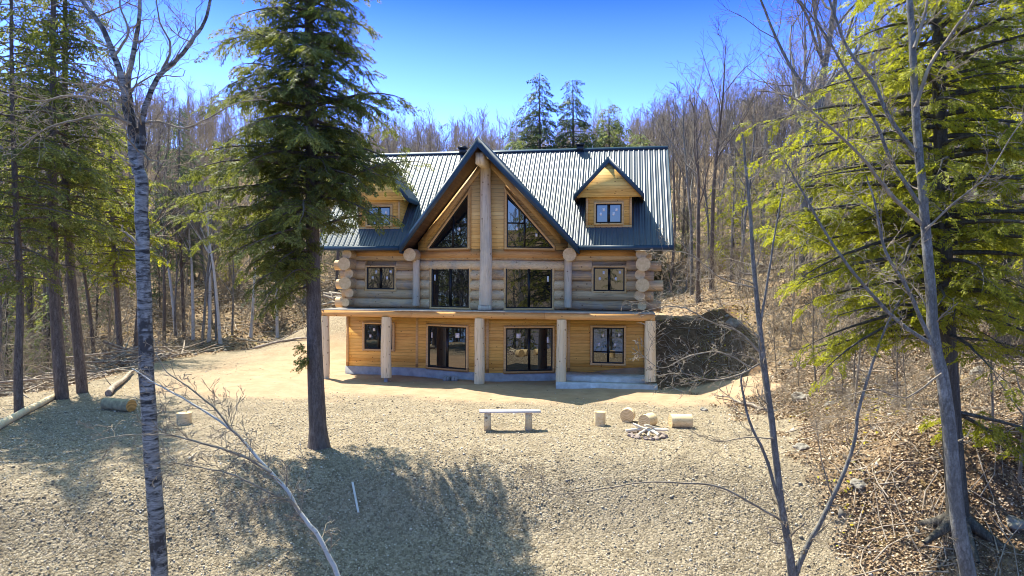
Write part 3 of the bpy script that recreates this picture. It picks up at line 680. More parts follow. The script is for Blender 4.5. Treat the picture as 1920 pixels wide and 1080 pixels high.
# prow gable wall
TG = (GZA-GZE)/3.78
q = MB()
for fr, sg in ((FPL, -1), (FPR, 1)):
    top0 = GZA-0.33; zt = lambda s: top0-TG*abs(fr.a[0]+s*fr.d[0])
    s0, s1 = 0.0, fr.L
    pts = [(s0, 5.47), (s1, 5.47), (s1, max(5.48, zt(s1))), (s0, max(5.48, zt(s0)))]
    lo = fr(np.array([[a, -0.12, b_] for a, b_ in pts]))
    hi = fr(np.array([[a, 0.0, b_] for a, b_ in pts]))
    q.add(np.concatenate([lo, hi]), [[3, 2, 1, 0], [4, 5, 6, 7], [0, 1, 5, 4], [1, 2, 6, 5], [2, 3, 7, 6], [3, 0, 4, 7]])
q.build('gable_wall', M_PINEL, house)
q = MB()   # rafter boards following the roof slope on the gable wall
for fr in (FPL, FPR):
    zt = lambda s: GZA-0.36-TG*abs(fr.a[0]+s*fr.d[0])
    s0, s1 = (0.35, fr.L-0.0) if fr is FPL else (0.0, fr.L-0.35)
    pts = [(s0, zt(s0)), (s0, zt(s0)-0.38), (s1, zt(s1)-0.38), (s1, zt(s1))]
    lo = fr(np.array([[a, 0.002, b_] for a, b_ in pts])); hi = fr(np.array([[a, 0.03, b_] for a, b_ in pts]))
    q.add(np.concatenate([lo, hi]), [[0, 1, 2, 3], [7, 6, 5, 4], [0, 4, 5, 1], [1, 5, 6, 2], [2, 6, 7, 3], [3, 7, 4, 0]])
q.build('rafter_board', M_TRIM, house)
for fr, sg in ((FPL, -1), (FPR, 1)):
    zz = lambda u_: 7.80-1.20*(u_-0.80)
    P = [(0.80, 5.56), (2.66, 5.56), (2.66, zz(2.66)+0.03), (0.80, 7.80)]; P = [(fr.su(sg*u_), z_) for u_, z_ in P]
    sm = fr.su(sg*1.52); sa_, sb_ = fr.su(sg*0.80), fr.su(sg*1.52)
    window(fr, P, 0.035, [('v', sm, 5.58, 6.90, 0.075), ('h', 6.58, min(sa_, sb_), max(sa_, sb_), 0.06)],
           [(fr.su(sg*1.22), 6.36, .09, .14)]+([(fr.su(sg*2.0), 6.1, .09, .13)] if sg > 0 else []), trim=0.12, fw=0.05)
q = MB(); q.box((-0.16, -2.55, 8.78), (0.16, PV+0.2, 9.22)); q.build('ridge_beam', M_POST, house)
# ---- dormers
for sx in (-1, 1):
    uc = sx*5.0; dv = -0.20; Z0 = 6.42; half = 1.42; ze, za = 7.76, 9.30
    q = MB(); hw_ = 0.95
    tan = (za-ze)/half; zs = lambda a: za-0.2-tan*a
    pent = [(uc-hw_, Z0), (uc+hw_, Z0), (uc+hw_, zs(hw_)), (uc, zs(0)), (uc-hw_, zs(hw_))]
    q.prism([(a, dv, b_) for a, b_ in pent], (0, 2.6, 0))
    d = q.build('dormer', M_PINE, house)
    q = MB(); hh = half-0.1; q.prism([(uc-hh, dv-0.26, zs(hh)), (uc+hh, dv-0.26, zs(hh)), (uc, dv-0.26, zs(0))], (0, 0.22, 0)); q.build('dormer_gable', M_PINE, d)
    q = MB()
    for a in (-hw_, hw_-0.10): q.box((uc+a, dv-0.022, Z0+0.1), (uc+a+0.10, dv-0.002, zs(hw_)-.02))
    q.box((uc-hw_, dv-0.025, Z0), (uc+hw_, dv-0.003, Z0+0.09)); q.build('corner_board', M_TRIM, d)
    fr = Facet((uc-hw_, dv), (uc+hw_, dv)); s0 = hw_-0.53; s1 = hw_+0.53; c = hw_
    window(fr, rect(s0, s1, 6.60, 7.40), 0.0, [('v', c, 6.62, 7.38, .12)], [(s0+.2, 6.98, .09, .13), (s0+.32, 7.16, .1, .13), (c+.2, 6.98, .09, .13), (c+.32, 7.16, .1, .13)], trim=0.09, name='window_frame', parent=d, sub=False)
    sh, fa, so, cap = gable('d', uc, half, 0, dv-0.30, dv-0.30, 2.9, ze, za, d, 0.20)
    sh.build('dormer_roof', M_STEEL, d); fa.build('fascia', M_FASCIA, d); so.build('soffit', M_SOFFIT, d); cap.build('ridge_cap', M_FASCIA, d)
    q = MB(); q.box((uc-hw_-.03, dv-.03, Z0-.07), (uc+hw_+.03, dv+.4, Z0-.004)); q.build('flashing', M_FASCIA, d)
# ---- deck
DV = -2.0; DU = 6.85
q = MB(); q.box((-DU, DV-0.03, ZD-0.05), (DU, 0.3, ZD-0.005)); dk = q.build('deck', M_DECKT, house)
q = MB()
for a, b_ in ((-DU, -2.95), (-2.945, 2.55), (2.555, DU)): q.box((a+0.004, DV, ZD-0.30), (b_, DV+0.14, ZD-0.054))
q.box((-DU, DV+0.144, ZD-0.30), (-DU+.12, 0.0, ZD-0.054)); q.box((DU-.12, DV+0.144, ZD-0.30), (DU, 0.0, ZD-0.054))
for u_ in np.arange(-6.3, 6.5, 0.6): q.box((u_, DV+0.144, ZD-0.28), (u_+.05, -0.0, ZD-0.056))
q.build('deck_beam', M_BEAM, dk)
for (u_, r, zb, lab) in ((-6.72, 0.165, 0.0, 1), (-4.05, 0.215, 0.12, 1), (-0.10, 0.205, -0.02, 1), (3.22, 0.205, 0.0, 0), (6.68, 0.215, 0.28, 0)):
    q = MB(); t = np.linspace(0, 1, 14); q.tube(np.column_stack([0*t+0.012*np.sin(t*6+u_), 0*t, zb+0.02+t*(ZD-0.32-zb)]), r*(1.04-0.08*t)*(1 if u_ < 6 else 1.0), 20, cap=True, wob=0.03)
    po = q.build('post', M_POST, house, smooth=False, loc=(u_, DV+0.12, 0))
    for p_ in po.data.polygons: p_.use_smooth = len(p_.vertices) == 4
    if lab:
        q = MB(); q.box((-0.07, -0.07, -0.4), (0.07, 0.07, zb+0.02)); q.build('post_base', M_GALV if u_ > -1 else M_CONC, po)
q = MB(); q.box((3.30, -1.72, -0.3), (6.62, -0.04, 0.36)); q.box((3.05, -2.30, -0.3), (6.95, -1.725, 0.20)); q.build('porch_step', M_PORCH, house)

# ---- concrete blocks by the wall
for i_, (u_, v_) in enumerate(((-1.62, -1.25), (-1.27, -1.33))):
    x, y = hw(u_, v_); bl = MB(); zz = float(hgt(x, y))
    for (a, b_) in ((-.15, -.09), (-.03, .03), (.09, .15)): bl.box((a, -.1, 0), (b_, .1, .2))
    bl.box((-.147, -.1, 0.003), (.147, -.075, .197)); bl.box((-.147, .075, 0.003), (.147, .1, .197))
    o = bl.build('concrete_block', M_CONC); o.location = (x, y, zz-0.01); o.rotation_euler = (0, 0, -YAW+0.2*i_)
    tag(o, ['grey hollow concrete block against the foundation, the left of two', 'grey hollow concrete block against the foundation, nearer the central post'][i_], 'concrete block', 'concrete blocks by the foundation')

# ------------------------------------------------------------------ yard objects
bx, by, bz = gpt(956, 806); bench = empty('bench', (bx, by, bz), 0.02)
tag(bench, 'plain bench of a pale plank on two squared wood blocks', 'bench')
q = MB(); q.box((-.85, -.13, .49), (.85, .13, .545)); q.build('seat', M_PLANK, bench)
for a in (-.62, .52):
    q = MB(); q.prism([(a-.1, -.11, -.05), (a+.1, -.11, -.05), (a+.09, -.09, .488), (a-.09, -.09, .488)], (0, .2, 0)); q.build('leg', M_PEELED, bench)

def log_round(px, py, r, L, ang, label, upright=False, endm=M_END, side=M_PEELED, name='log_round', cat='log round', group='cut log rounds used as fire pit seats', tilt=0.0):
    x, y, z = gpt(px, py); q = MB(); t = np.linspace(0, 1, 5)
    if upright: P = np.column_stack([0*t, 0*t, t*L])
    else: P = np.column_stack([(t-.5)*L, 0*t, 0*t+r*.96])
    q.tube(P, r*(1+.02*np.sin(t*7)), 22, cap=True, capmi=1, wob=0.03)
    o = q.build(name, [side, endm]); o.location = (x, y, z-0.015); o.rotation_euler = (0, tilt, ang)
    for p_ in o.data.polygons: p_.use_smooth = len(p_.vertices) == 4
    return tag(o, label, cat, group)
log_round(1124, 797, 0.165, 0.40, 0.3, 'short upright log round with a notch, leftmost of the fire pit seats', True, tilt=0.03)
log_round(1177, 790, 0.205, 0.30, radians(72), 'lying log round farthest behind the fire pit, dark cut face to the yard')
log_round(1215, 799, 0.19, 0.42, radians(48), 'lying log round right behind the stacked firewood, cut face turned left')
log_round(1276, 801, 0.20, 0.60, radians(4), 'longest log round lying sideways right of the fire pit')
log_round(345, 795, 0.20, 0.34, 0.4, 'short pale stump standing alone on the gravel near the grey birch', True, name='stump', cat='stump', group=None)
log_round(222, 769, 0.19, 1.10, radians(-20), 'mossy cut log with an orange sawn end lying on gravel', endm=M_ENDD, side=M_MOSSLOG, name='cut_log', cat='log', group=None)
# long peeled logs at the left edge of the bank
a = np.array(gpt(-60, 835)); b_ = np.array(gpt(112, 742)); q = MB(); t = np.linspace(0, 1, 12)[:, None]; P = a+(b_-a)*t; P[:, 2] = np.maximum(P[:, 2], hgt(P[:, 0], P[:, 1]))+.08
c0 = P[0].copy(); q.tube(P-c0, np.linspace(.13, .085, 12), 12, cap=True, wob=.05)
o = q.build('peeled_log', M_POST, smooth=True, loc=c0); tag(o, 'long peeled log edging the gravel bank at far left', 'log')
P2 = P+np.array([-.7, .5, -.35]); q = MB(); q.tube(P2[:9]-c0, np.linspace(.12, .09, 9), 10, cap=True, wob=.05)
o = q.build('peeled_log', M_DEADWOOD, smooth=True, loc=c0); tag(o, 'thinner grey log lying downhill of the long peeled log', 'log')
# pale stick on the bank
a = np.array(gpt(661, 908)); b_ = np.array(gpt(672, 964)); q = MB(); d_ = (b_-a)/3
q.tube([a+[0, 0, .03]-a, d_+[0, 0, .035], 2*d_+[0, 0, .035], b_-a+[0, 0, .03]], .026, 6, cap=True)
tag(q.build('wood_stake', M_PLANK, loc=a), 'pale straight stake lying on the shaded gravel bank', 'stake')

# fire pit: ring of stones and firewood
def rock_mesh(seed, r, flat=0.7, sub=2):
    bm = bmesh.new(); bmesh.ops.create_icosphere(bm, subdivisions=sub, radius=1.0); sv = Vector((seed*3.1, seed*1.7, seed))
    for v in bm.verts:
        d = 1+0.55*mnoise.noise(v.co*1.1+sv)+0.22*mnoise.noise(v.co*2.7+sv); v.co = v.co*d*r; v.co.z *= flat
        for q_ in range(3): v.co[q_] = round(v.co[q_]/(r*.16))*(r*.16)*.35+v.co[q_]*.65
    me = bpy.data.meshes.new('rock'); bm.to_mesh(me); bm.free(); return me
fx, fy, fz = gpt(1213, 817)
rockm = [rock_mesh(i_, .085, .75) for i_ in range(6)]
for m_ in rockm: m_.materials.append(M_FIREROCK)
for i_ in range(17):
    an = i_*2*pi/17+random.uniform(-.08, .08); o = bpy.data.objects.new('fire_pit_stone', rockm[i_ % 6]); COL.objects.link(o)
    R_ = 0.47+random.uniform(-.03, .03); x = fx+R_*cos(an); y = fy+R_*sin(an)*.85
    o.location = (x, y, float(hgt(x, y))+.035); o.rotation_euler = (0, 0, random.uniform(0, 6)); k = random.uniform(.8, 1.25); o.scale = (k, k*.85, k*.9)
    tag(o, 'reddish brown stone at the %s of the fire pit ring' % ['right end', 'back right', 'back', 'back left', 'left end', 'front left', 'front', 'front right'][int(round(an/(pi/4))) % 8], 'stone', 'stones ringing the fire pit')
FW = [(-.10, -.02, .17, 150, .62, 'pale split stick leaning across the top of the fire pit pile'), (.12, .02, .20, 38, .55, 'thick pale stick crossing the fire pit pile, raised at its right end'), (-.2, .05, .12, 8, .75, 'long stick lying level on the left of the fire pit pile'), (.22, .04, .12, -14, .7, 'long stick lying on the right of the fire pit pile'),
      (.02, -.18, .10, 75, .42, 'short stick poking forward from the middle of the fire pit pile'), (.17, -.16, .09, 110, .40, 'short stick poking forward on the right of the fire pit'), (-.16, -.15, .09, 40, .38, 'short stick low at the front left of the fire pit'), (.0, .18, .12, 95, .45, 'stick half hidden at the back of the fire pit pile')]
for (a, b_, h, an, L, lab) in FW:
    q = MB(); r_ = random.uniform(.028, .042); q.tube([(-L/2, 0, 0), (-L/6, .004, .01), (L/6, 0, .004), (L/2, 0, .012)], [r_, r_*1.05, r_, r_*.85], 6, cap=True, wob=.25)
    o = q.build('firewood_stick', M_FIREWOOD); o.location = (fx+a, fy+b_, fz+h+.03); o.rotation_euler = (random.uniform(-.1, .1), random.uniform(-.3, .3), radians(an)); tag(o, lab, 'firewood', 'firewood in the fire pit')

# boulders on the right slope
for i_, (px, py, r, lab) in enumerate(((1505, 842, .20, 'pale boulder at the edge of the gravel below the young trees'), (1556, 760, .15, 'small grey rock halfway up the leafy slope'), (1648, 600, .42, 'large pale boulder high on the slope left of the dark hemlock'), (1500, 748, .26, 'flat pale rock among leaves above the gravel edge'),
      (1908, 985, .19, 'grey boulder at the bottom right of the slope'), (1835, 700, .2, 'dark grey boulder on the slope right of the hemlock trunk'), (1420, 505, .7, 'mossy dark boulder at the foot of the woods behind the porch'), (1610, 910, .16, 'small rock in the bare dirt at the gravel edge'), (1375, 610, .35, 'grey rock at the top of the sandy cut beside the house'), (1320, 770, .13, 'little stone by the sand at the foot of the slope'))):
    x, y, z = gpt(px, py); me = rock_mesh(20+i_, r, .65, 3); me.materials.append(M_ROCK)
    o = bpy.data.objects.new('boulder', me); COL.objects.link(o); o.location = (x, y, z+r*.1); o.rotation_euler = (0, 0, i_*1.3); tag(o, lab, 'boulder')

# ------------------------------------------------------------------ TREES
MINR = 0.0035
def unit(v): return v/(np.linalg.norm(v)+1e-9)
def smooth_poly(P, sub=4):
    P = np.asarray(P, float)
    if len(P) < 3: return P
    Q = np.concatenate([[2*P[0]-P[1]], P, [2*P[-1]-P[-2]]]); out = []
    for i_ in range(1, len(Q)-2):
        for t in np.linspace(0, 1, sub, endpoint=False):
            a, b_, c, d_ = Q[i_-1], Q[i_], Q[i_+1], Q[i_+2]
            out.append(.5*((2*b_)+(-a+c)*t+(2*a-5*b_+4*c-d_)*t*t+(-a+3*b_-3*c+d_)*t**3))
    out.append(P[-1]); return np.array(out)
def grow(rg, mb, p, d, L, r, lev, maxlev, trop=0.15, wig=0.22, kids=6, ang=(30, 60), shrink=(0.4, 0.65), rend=0.25, mb2=None, start=.25, sides=(6, 5, 3, 3, 3)):
    """one wandering branch and its children"""
    n_ = max(3, int(4+L*1.0)) if lev < 2 else (4 if lev < maxlev else 3)
    P = [p]; dd = d.copy(); st = L/n_
    for _ in range(n_):
        dd = unit(dd+rg.normal(0, wig, 3)*(.6 if lev == 0 else 1)+np.array([0, 0, trop])); P.append(P[-1]+dd*st)
    P = np.array(P); R = np.maximum(r*np.linspace(1, rend, n_+1), MINR if lev > 1 else 0)
    (mb if (lev <= 1 or mb2 is None) else mb2).tube(P, R, sides[min(lev, 4)])
    if lev >= maxlev: return
    for k in range(kids):
        t = start+(1-start)*(k+rg.random())/kids; i_ = min(n_-1, int(t*n_)); f = t*n_-i_; q = P[i_]*(1-f)+P[i_+1]*f
        ax = unit(P[i_+1]-P[i_]); side = unit(np.cross(ax, rg.normal(0, 1, 3))); a = radians(rg.uniform(*ang))
        nd_ = ax*cos(a)+side*sin(a)
        grow(rg, mb, q, unit(nd_), L*rg.uniform(*shrink)*(1.15-.55*t), max(0.003, r*(1-t*(1-rend))*rg.uniform(.4, .62)), lev+1, maxlev, trop, wig, max(2, kids-1) if lev > 0 else kids-1, ang, shrink, rend, mb2, .2, sides)

def bare_tree_mesh(seed, H, r, cb=0.45, kids=13, ang=(25, 55), maxlev=3, wig=.10, sh=(.22, .42), mt=M_GREYBARK, mc=M_TWIG, minr=.006):
    rg = np.random.default_rng(seed); tr = MB(); cr = MB(); n_ = 10
    P = [np.zeros(3)-np.array([0, 0, .4])]; d = np.array([0, 0, 1.0])
    for i_ in range(n_): d = unit(d+rg.normal(0, wig*.4, 3)*np.array([1, 1, .2])+np.array([0, 0, .12])); P.append(P[-1]+d*(H+.4)/n_)
    P = np.array(P); R = r*(1-np.linspace(0, 1, n_+1))**.8*.95+.012; R[0] *= 1.25; tr.tube(P, R, 7)
    for k in range(kids):
        t = cb+(1-cb)*(k+rg.random())/kids; i_ = min(n_-1, int(t*n_)); f = t*n_-i_; q = P[i_]*(1-f)+P[i_+1]*f
        a = radians(rg.uniform(*ang)); ph = rg.uniform(0, 2*pi); nd_ = np.array([cos(ph)*sin(a), sin(ph)*sin(a), cos(a)])
        grow(rg, tr, q, nd_, H*rg.uniform(*sh)*(1.3-.9*(t-cb)/(1-cb)), max(.012, r*(1-t)**.8*.55+.006), 1, maxlev, .08, .16, 6, (25, 60), (.35, .6), .3, cr, .2)
    # dead stubs low on the stem
    for k in range(7):
        t = rg.uniform(.12, cb); i_ = int(t*n_); q = P[i_]*.5+P[i_+1]*.5; ph = rg.uniform(0, 6.3)
        cr.tube([q, q+np.array([cos(ph), sin(ph), .1])*rg.uniform(.3, .9)], [.02, .006], 3)
    for arr in (cr,):
        pass
    return tr.mesh('trunk', mt, True), cr.mesh('crown', mc)
def inst(name, parts, loc, rz, sc, label, cat, group):
    r = bpy.data.objects.new(name, None); COL.objects.link(r); r.location = loc; r.rotation_euler = (random.gauss(0, .025), random.gauss(0, .025), rz); r.scale = (sc, sc, sc)
    for nm, me in parts:
        c = bpy.data.objects.new(nm, me); COL.objects.link(c); c.parent = r
    return tag(r, label, cat, group)

# spray of hemlock needles, unit length along +x, drooping
def spray(seed, n_tw=11, wdt=.030, fork=2, curl=.25):
    rg = np.random.default_rng(seed); V = []; F = []
    def dia(p, d, L, w_):
        sd_ = unit(np.cross(d, np.array([0, 0, 1.0])+rg.normal(0, .35, 3))); i0 = len(V)
        V.extend([p, p+d*L*.45+sd_*w_, p+d*L, p+d*L*.5-sd_*w_]); F.append([i0, i0+1, i0+2, i0+3])
    for k in range(n_tw):
        t = (k+.5)/n_tw; p = np.array([t, 0, -curl*t*t])
        for sg in (-1, 1):
            L = .34*(1-.75*t)+.06; a = radians(rg.uniform(38, 62)); d = unit(np.array([cos(a), sg*sin(a), rg.uniform(-.45, .05)])); L *= rg.uniform(.7, 1.2)
            dia(p, d, L, wdt)
            for f in range(fork):
                q = p+d*L*rg.uniform(.3, .7); a2 = radians(rg.uniform(20, 60))*(1 if rg.random() < .5 else -1)
                d2 = unit(np.array([d[0]*cos(a2)-d[1]*sin(a2), d[0]*sin(a2)+d[1]*cos(a2), d[2]-.25])); dia(q, d2, L*.55, wdt*.85)
    dia(np.array([.8, 0, -curl*.64]), unit(np.array([1, 0, -.4])), .28, wdt)
    return np.array(V), np.array(F)
SPR = [spray(i_) for i_ in range(4)]; SPRC = [spray(10+i_, 6, .055, 1) for i_ in range(3)]
def place_sprays(mb, pos, dirs, size, protos, roll=.5, rg=RNG):
    pos = np.array(pos); dirs = np.array(dirs); size = np.array(size); n_ = len(pos); idx = rg.integers(0, len(protos), n_)
    dirs = dirs/np.linalg.norm(dirs, axis=1)[:, None]
    up = np.array([0, 0, 1.0])+rg.normal(0, roll, (n_, 3)); yv = np.cross(up, dirs); yv /= np.linalg.norm(yv, axis=1)[:, None]+1e-9; zv = np.cross(dirs, yv)
    R = np.stack([dirs, yv, zv], -1)
    for k, (V, F) in enumerate(protos):
        m_ = idx == k
        if m_.any(): scatter(mb, V, F, pos[m_], R[m_], size[m_])
def conifer(seed, trunk, tr_r, zlo, zhi, prof, nb, protos, step, size, droop=.35, rise=.15, skip=None, leafmb=None, woodmb=None, fill=1.0, leaders=()):
    """trunk: polyline; prof(z) -> branch length; returns wood, leaves"""
    rg = np.random.default_rng(seed); wd = woodmb or MB(); lf = leafmb or MB(); T = smooth_poly(trunk, 4); R = np.interp(np.linspace(0, 1, len(T)), np.linspace(0, 1, len(tr_r)), tr_r)
    pos, dr, sz = [], [], []
    zs = T[:, 2]
    brs = []
    for k in range(nb):
        z_ = zlo+(zhi-zlo)*((k+rg.random())/nb); ph = k*2.39996+rg.normal(0, .3); Lb = prof(z_)*rg.uniform(.5, 1.2)
        if skip and skip(z_, ph, rg): continue
        brs.append((z_, ph, Lb, rise))
    for b_ in leaders: brs.append(b_)
    for (z_, ph, Lb, rs) in brs:
        if Lb < .15: Lb = .15
        c = np.array([np.interp(z_, zs, T[:, 0]), np.interp(z_, zs, T[:, 1]), z_]); rt = np.interp(z_, zs, R)
        n_ = 8; P = [c]; el = rs+rg.normal(0, .10); az = ph
        for j in range(n_):
            az += rg.normal(0, .10); el -= droop/n_*rg.uniform(.4, 1.5); P.append(P[-1]+np.array([cos(az)*cos(el), sin(az)*cos(el), sin(el)])*Lb/n_)
        P = np.array(P); wd.tube(P, np.linspace(max(.010, min(rt*.42, .012+.014*Lb)), .005, n_+1), 4)
        m_ = max(2, int(Lb/step*fill))
        for j in range(m_):
            t = .07+.93*(j+rg.random())/m_; i_ = min(n_-1, int(t*n_)); f = t*n_-i_; q = P[i_]*(1-f)+P[i_+1]*f; ax = unit(P[i_+1]-P[i_])
            sd_ = unit(np.cross(ax, [0, 0, 1])); a = radians(rg.uniform(25, 75))*(1 if j % 2 else -1)
            if t > .93: a *= .2
            d_ = ax*cos(a)+sd_*sin(a)+np.array([0, 0, rg.uniform(-.55, .10)])
            # secondary branchlet carrying sprays
            L2 = min(.42*Lb*(1.15-t)+.12, size*2.0)*rg.uniform(.6, 1.1); k2 = max(1, int(L2/(size*.42))); d_ = unit(d_)
            wd.tube([q, q+d_*L2], [.006, .003], 3)
            for kk in range(k2):
                tt = (kk+.3)/k2; pos.append(q+d_*L2*tt); s2 = unit(np.cross(d_, [0, 0, 1])); aa = rg.uniform(-.9, .9); dr.append(d_*cos(aa)+s2*sin(aa)+np.array([0, 0, rg.uniform(-.35, .12)])); sz.append(size*rg.uniform(.6, 1.15))
    place_sprays(lf, pos, dr, sz, protos, rg=rg)
    wd2 = MB(); wd2.tube(T, R, 14, wob=.05)
    return wd2, wd, lf
def make_conifer(name, label, group, base, mw, ml, *a, cat='tree', **k):
    wd2, wd, lf = conifer(*a, **k); b_ = np.array(base)
    root = empty(name, b_); tag(root, label, cat, group)
    for nm, mb, m_, sm in (('trunk', wd2, mw, True), ('branches', wd, mw, False), ('foliage', lf, ml, False)):
        o = mb.build(nm, m_, root, smooth=sm); o.location = (0, 0, 0); o.matrix_parent_inverse = Matrix.Translation(-Vector(b_))
    return root
def pts(lst, D): return [at(a, b_, D) if not isinstance(D, (list, tuple)) else None for a, b_ in lst]

# --- the big hemlock in front of the house
D = 17.0; bx, by, bz = gpt(600, 838); D = by
tk = [np.array([bx, by, bz-.3]), at(596, 800, D), at(590, 650, D), at(586, 430, D), at(583, 200, D), at(578, 0, D), at(576, -240, D)]
zt_ = tk[-1][2]
prof = lambda z_: np.interp(z_, [3.6, 4.6, 6.2, 8.2, 9.8, 11.2, 12.8, zt_], [1.2, 1.8, 2.5, 2.6, 2.25, 1.75, 1.2, .2])
lead = [(at(590, 385, D)[2], radians(2), 3.05, .62), (at(590, 430, D)[2], radians(-8), 2.3, .30), (at(590, 400, D)[2], radians(176), 3.9, .20), (at(590, 440, D)[2], radians(184), 3.3, .05), (at(590, 330, D)[2], radians(8), 2.4, .35), (at(590, 360, D)[2], radians(172), 3.6, .35),
        (at(590, 400, D)[2], radians(-95), 1.2, .9), (at(590, 430, D)[2], radians(-80), 1.1, .8), (at(590, 470, D)[2], radians(-120), 1.6, .1), (at(590, 490, D)[2], radians(200), 1.7, -.1), (at(590, 500, D)[2], radians(215), 1.5, -.2), (at(590, 520, D)[2], radians(188), 1.6, -.2), (at(590, 535, D)[2], radians(205), 1.4, -.3), (at(590, 455, D)[2], radians(192), 2.0, -.1), (at(590, 300, D)[2], radians(-60), 1.9, .2), (at(590, 250, D)[2], radians(-110), 1.8, .2)]
make_conifer('hemlock_tree', 'tall dark green hemlock standing on the gravel in front of the house', 'hemlock trees', (bx, by, bz), M_HEMBARK, M_HEM, 3, tk, [.34, .215, .185, .16, .13, .095, .02], 4.2, zt_, prof, 205, SPR, .14, .38, droop=.7, rise=.20, leaders=lead,
             skip=lambda z_, ph, rg: z_ < 5.9 and cos(ph) > 0.05)
# small tuft low on its trunk
c = at(583, 665, D-.15); lf = MB(); pos = []; dr = []
for k in range(26): a = random.uniform(0, 6.3); pos.append(c+np.array([-.08, -.1, 0])+np.array([random.uniform(-.12, .06), random.uniform(-.1, .1), random.uniform(-.25, .25)])); dr.append([-abs(cos(a))*.9, sin(a)*.6, random.uniform(-.5, .4)])
place_sprays(lf, pos, dr, [.32]*26, SPR); hm = [o for o in COL.objects if o.name == 'hemlock_tree'][0]
o = lf.build('low_tuft', M_HEM, hm); o.matrix_parent_inverse = Matrix.Translation(-Vector((bx, by, bz)))

# --- left hemlocks
for i_, (pp, rad, lab, ml, hh, pr, seed, zl) in enumerate((
    ([(119, 748), (108, 640), (100, 500), (98, 300), (100, 80)], .27, 'tall hemlock with a straight grey trunk, front one of the far left pair', M_HEM, 22, 2.9, 11, 6.2),
    ([(157, 736), (146, 640), (132, 500), (122, 320), (122, 80)], .25, 'tall hemlock leaning behind the front one of the far left pair', M_HEM, 21, 2.6, 12, 7.0),
    ([(36, 775), (34, 690), (38, 560), (30, 380), (22, 150)], .17, 'slim hemlock with a forked trunk at the left edge', M_HEM, 17, 2.5, 13, 5.4),
    ([(229, 680), (222, 600), (214, 480), (208, 330), (206, 220)], .21, 'yellow green hemlock between the far left pair and the tall grey birch', M_HEMY, 13.2, 2.9, 14, 5.6),
    ([(345, 660), (343, 560), (338, 450), (336, 330), (336, 200)], .16, 'dull green hemlock at the back of the gravel road', M_HEMD, 15.2, 3.0, 15, 6.5))):
    if i_ < 3: x, y, z = gpt(pp[0][0], pp[0][1])
    elif i_ == 3: y = 36.; x = at(pp[0][0], 600, y)[0]; z = float(hgt(x, y))
    else: y = 47.; x = at(pp[0][0], 600, y)[0]; z = float(hgt(x, y))
    tk = [np.array([x, y, z-.5])]+[at(a, b_, y) for a, b_ in pp[1:]]; top = tk[-1].copy(); top[2] = z+hh; 
    if top[2] > tk[-1][2]+.5: tk.append(top)
    zt_ = tk[-1][2]
    prof = lambda z_, zl=zl, zt_=zt_, pr=pr: np.interp(z_, [zl-1, zl+1, zl+3.5, zt_], [pr*.6, pr, pr*.95, .2])
    make_conifer('hemlock_tree', lab, 'hemlock trees', (x, y, z), M_HEMBARK, ml, seed, tk, [rad*.8, rad*.68, rad*.6, rad*.5, rad*.33, .03], zl-1.6, zt_, prof, 150 if i_ < 3 else 120, SPRC, .30, .52, droop=.65, rise=.15)

# --- right hemlock: dark trunk, yellow green lit foliage
x, y, z = gpt(1797, 1000); D = y
tk = [np.array([x, y, z-.4]), at(1797, 985, D), at(1785, 800, D), at(1775, 600, D), at(1768, 400, D), at(1760, 150, D), at(1755, -60, D), at(1752, -330, D)]
zt_ = tk[-1][2]
prof = lambda z_: np.interp(z_, [2.2, 4, 6, 8.5, zt_], [1.6, 2.6, 3.3, 3.0, .3])
lead = [(at(0, 420, D)[2], radians(180+q_), L_, r_) for q_, L_, r_ in ((5, 3.2, .3), (-14, 3.3, .15), (20, 3.0, .1), (-30, 3.2, .25), (0, 3.1, -.1))]+[(at(0, 560, D)[2], radians(180+q_), L_, r_) for q_, L_, r_ in ((10, 3.0, -.05), (-20, 2.8, -.1))]+[(at(0, py_, D)[2], radians(180+q_), L_, r_) for py_, q_, L_, r_ in ((480, 0, 3.2, .02), (350, -8, 3.4, .2))]+[(at(0, 760, D)[2], radians(q_), L_, r_) for q_, L_, r_ in ((-40, 2.2, -.2), (10, 2.4, -.25), (40, 2.4, -.2))]
make_conifer('hemlock_tree', 'large yellow green hemlock with a dark rooted trunk on the right slope', 'hemlock trees', (x, y, z), M_DARKBARK, M_HEMY, 21, tk, [.31, .20, .17, .15, .13, .11, .08, .03], 3.0, zt_, prof, 185, SPR, .24, .37, droop=.5, rise=.12, leaders=lead)
rt = MB()
for q_ in range(6):
    a = q_*1.05+.3; rt.tube([(x, y, z+.35), (x+.35*cos(a), y+.35*sin(a), z+.12), (x+.85*cos(a), y+.85*sin(a), z-.05-.2*max(0, -sin(a)))], [.16, .10, .04], 6)
hr = COL.objects[-1]; hroot = [o for o in COL.objects if o.get('label', '').startswith('large yellow')][0]
o = rt.build('roots', M_DARKBARK, hroot, smooth=True); o.matrix_parent_inverse = Matrix.Translation(-Vector((x, y, z)))
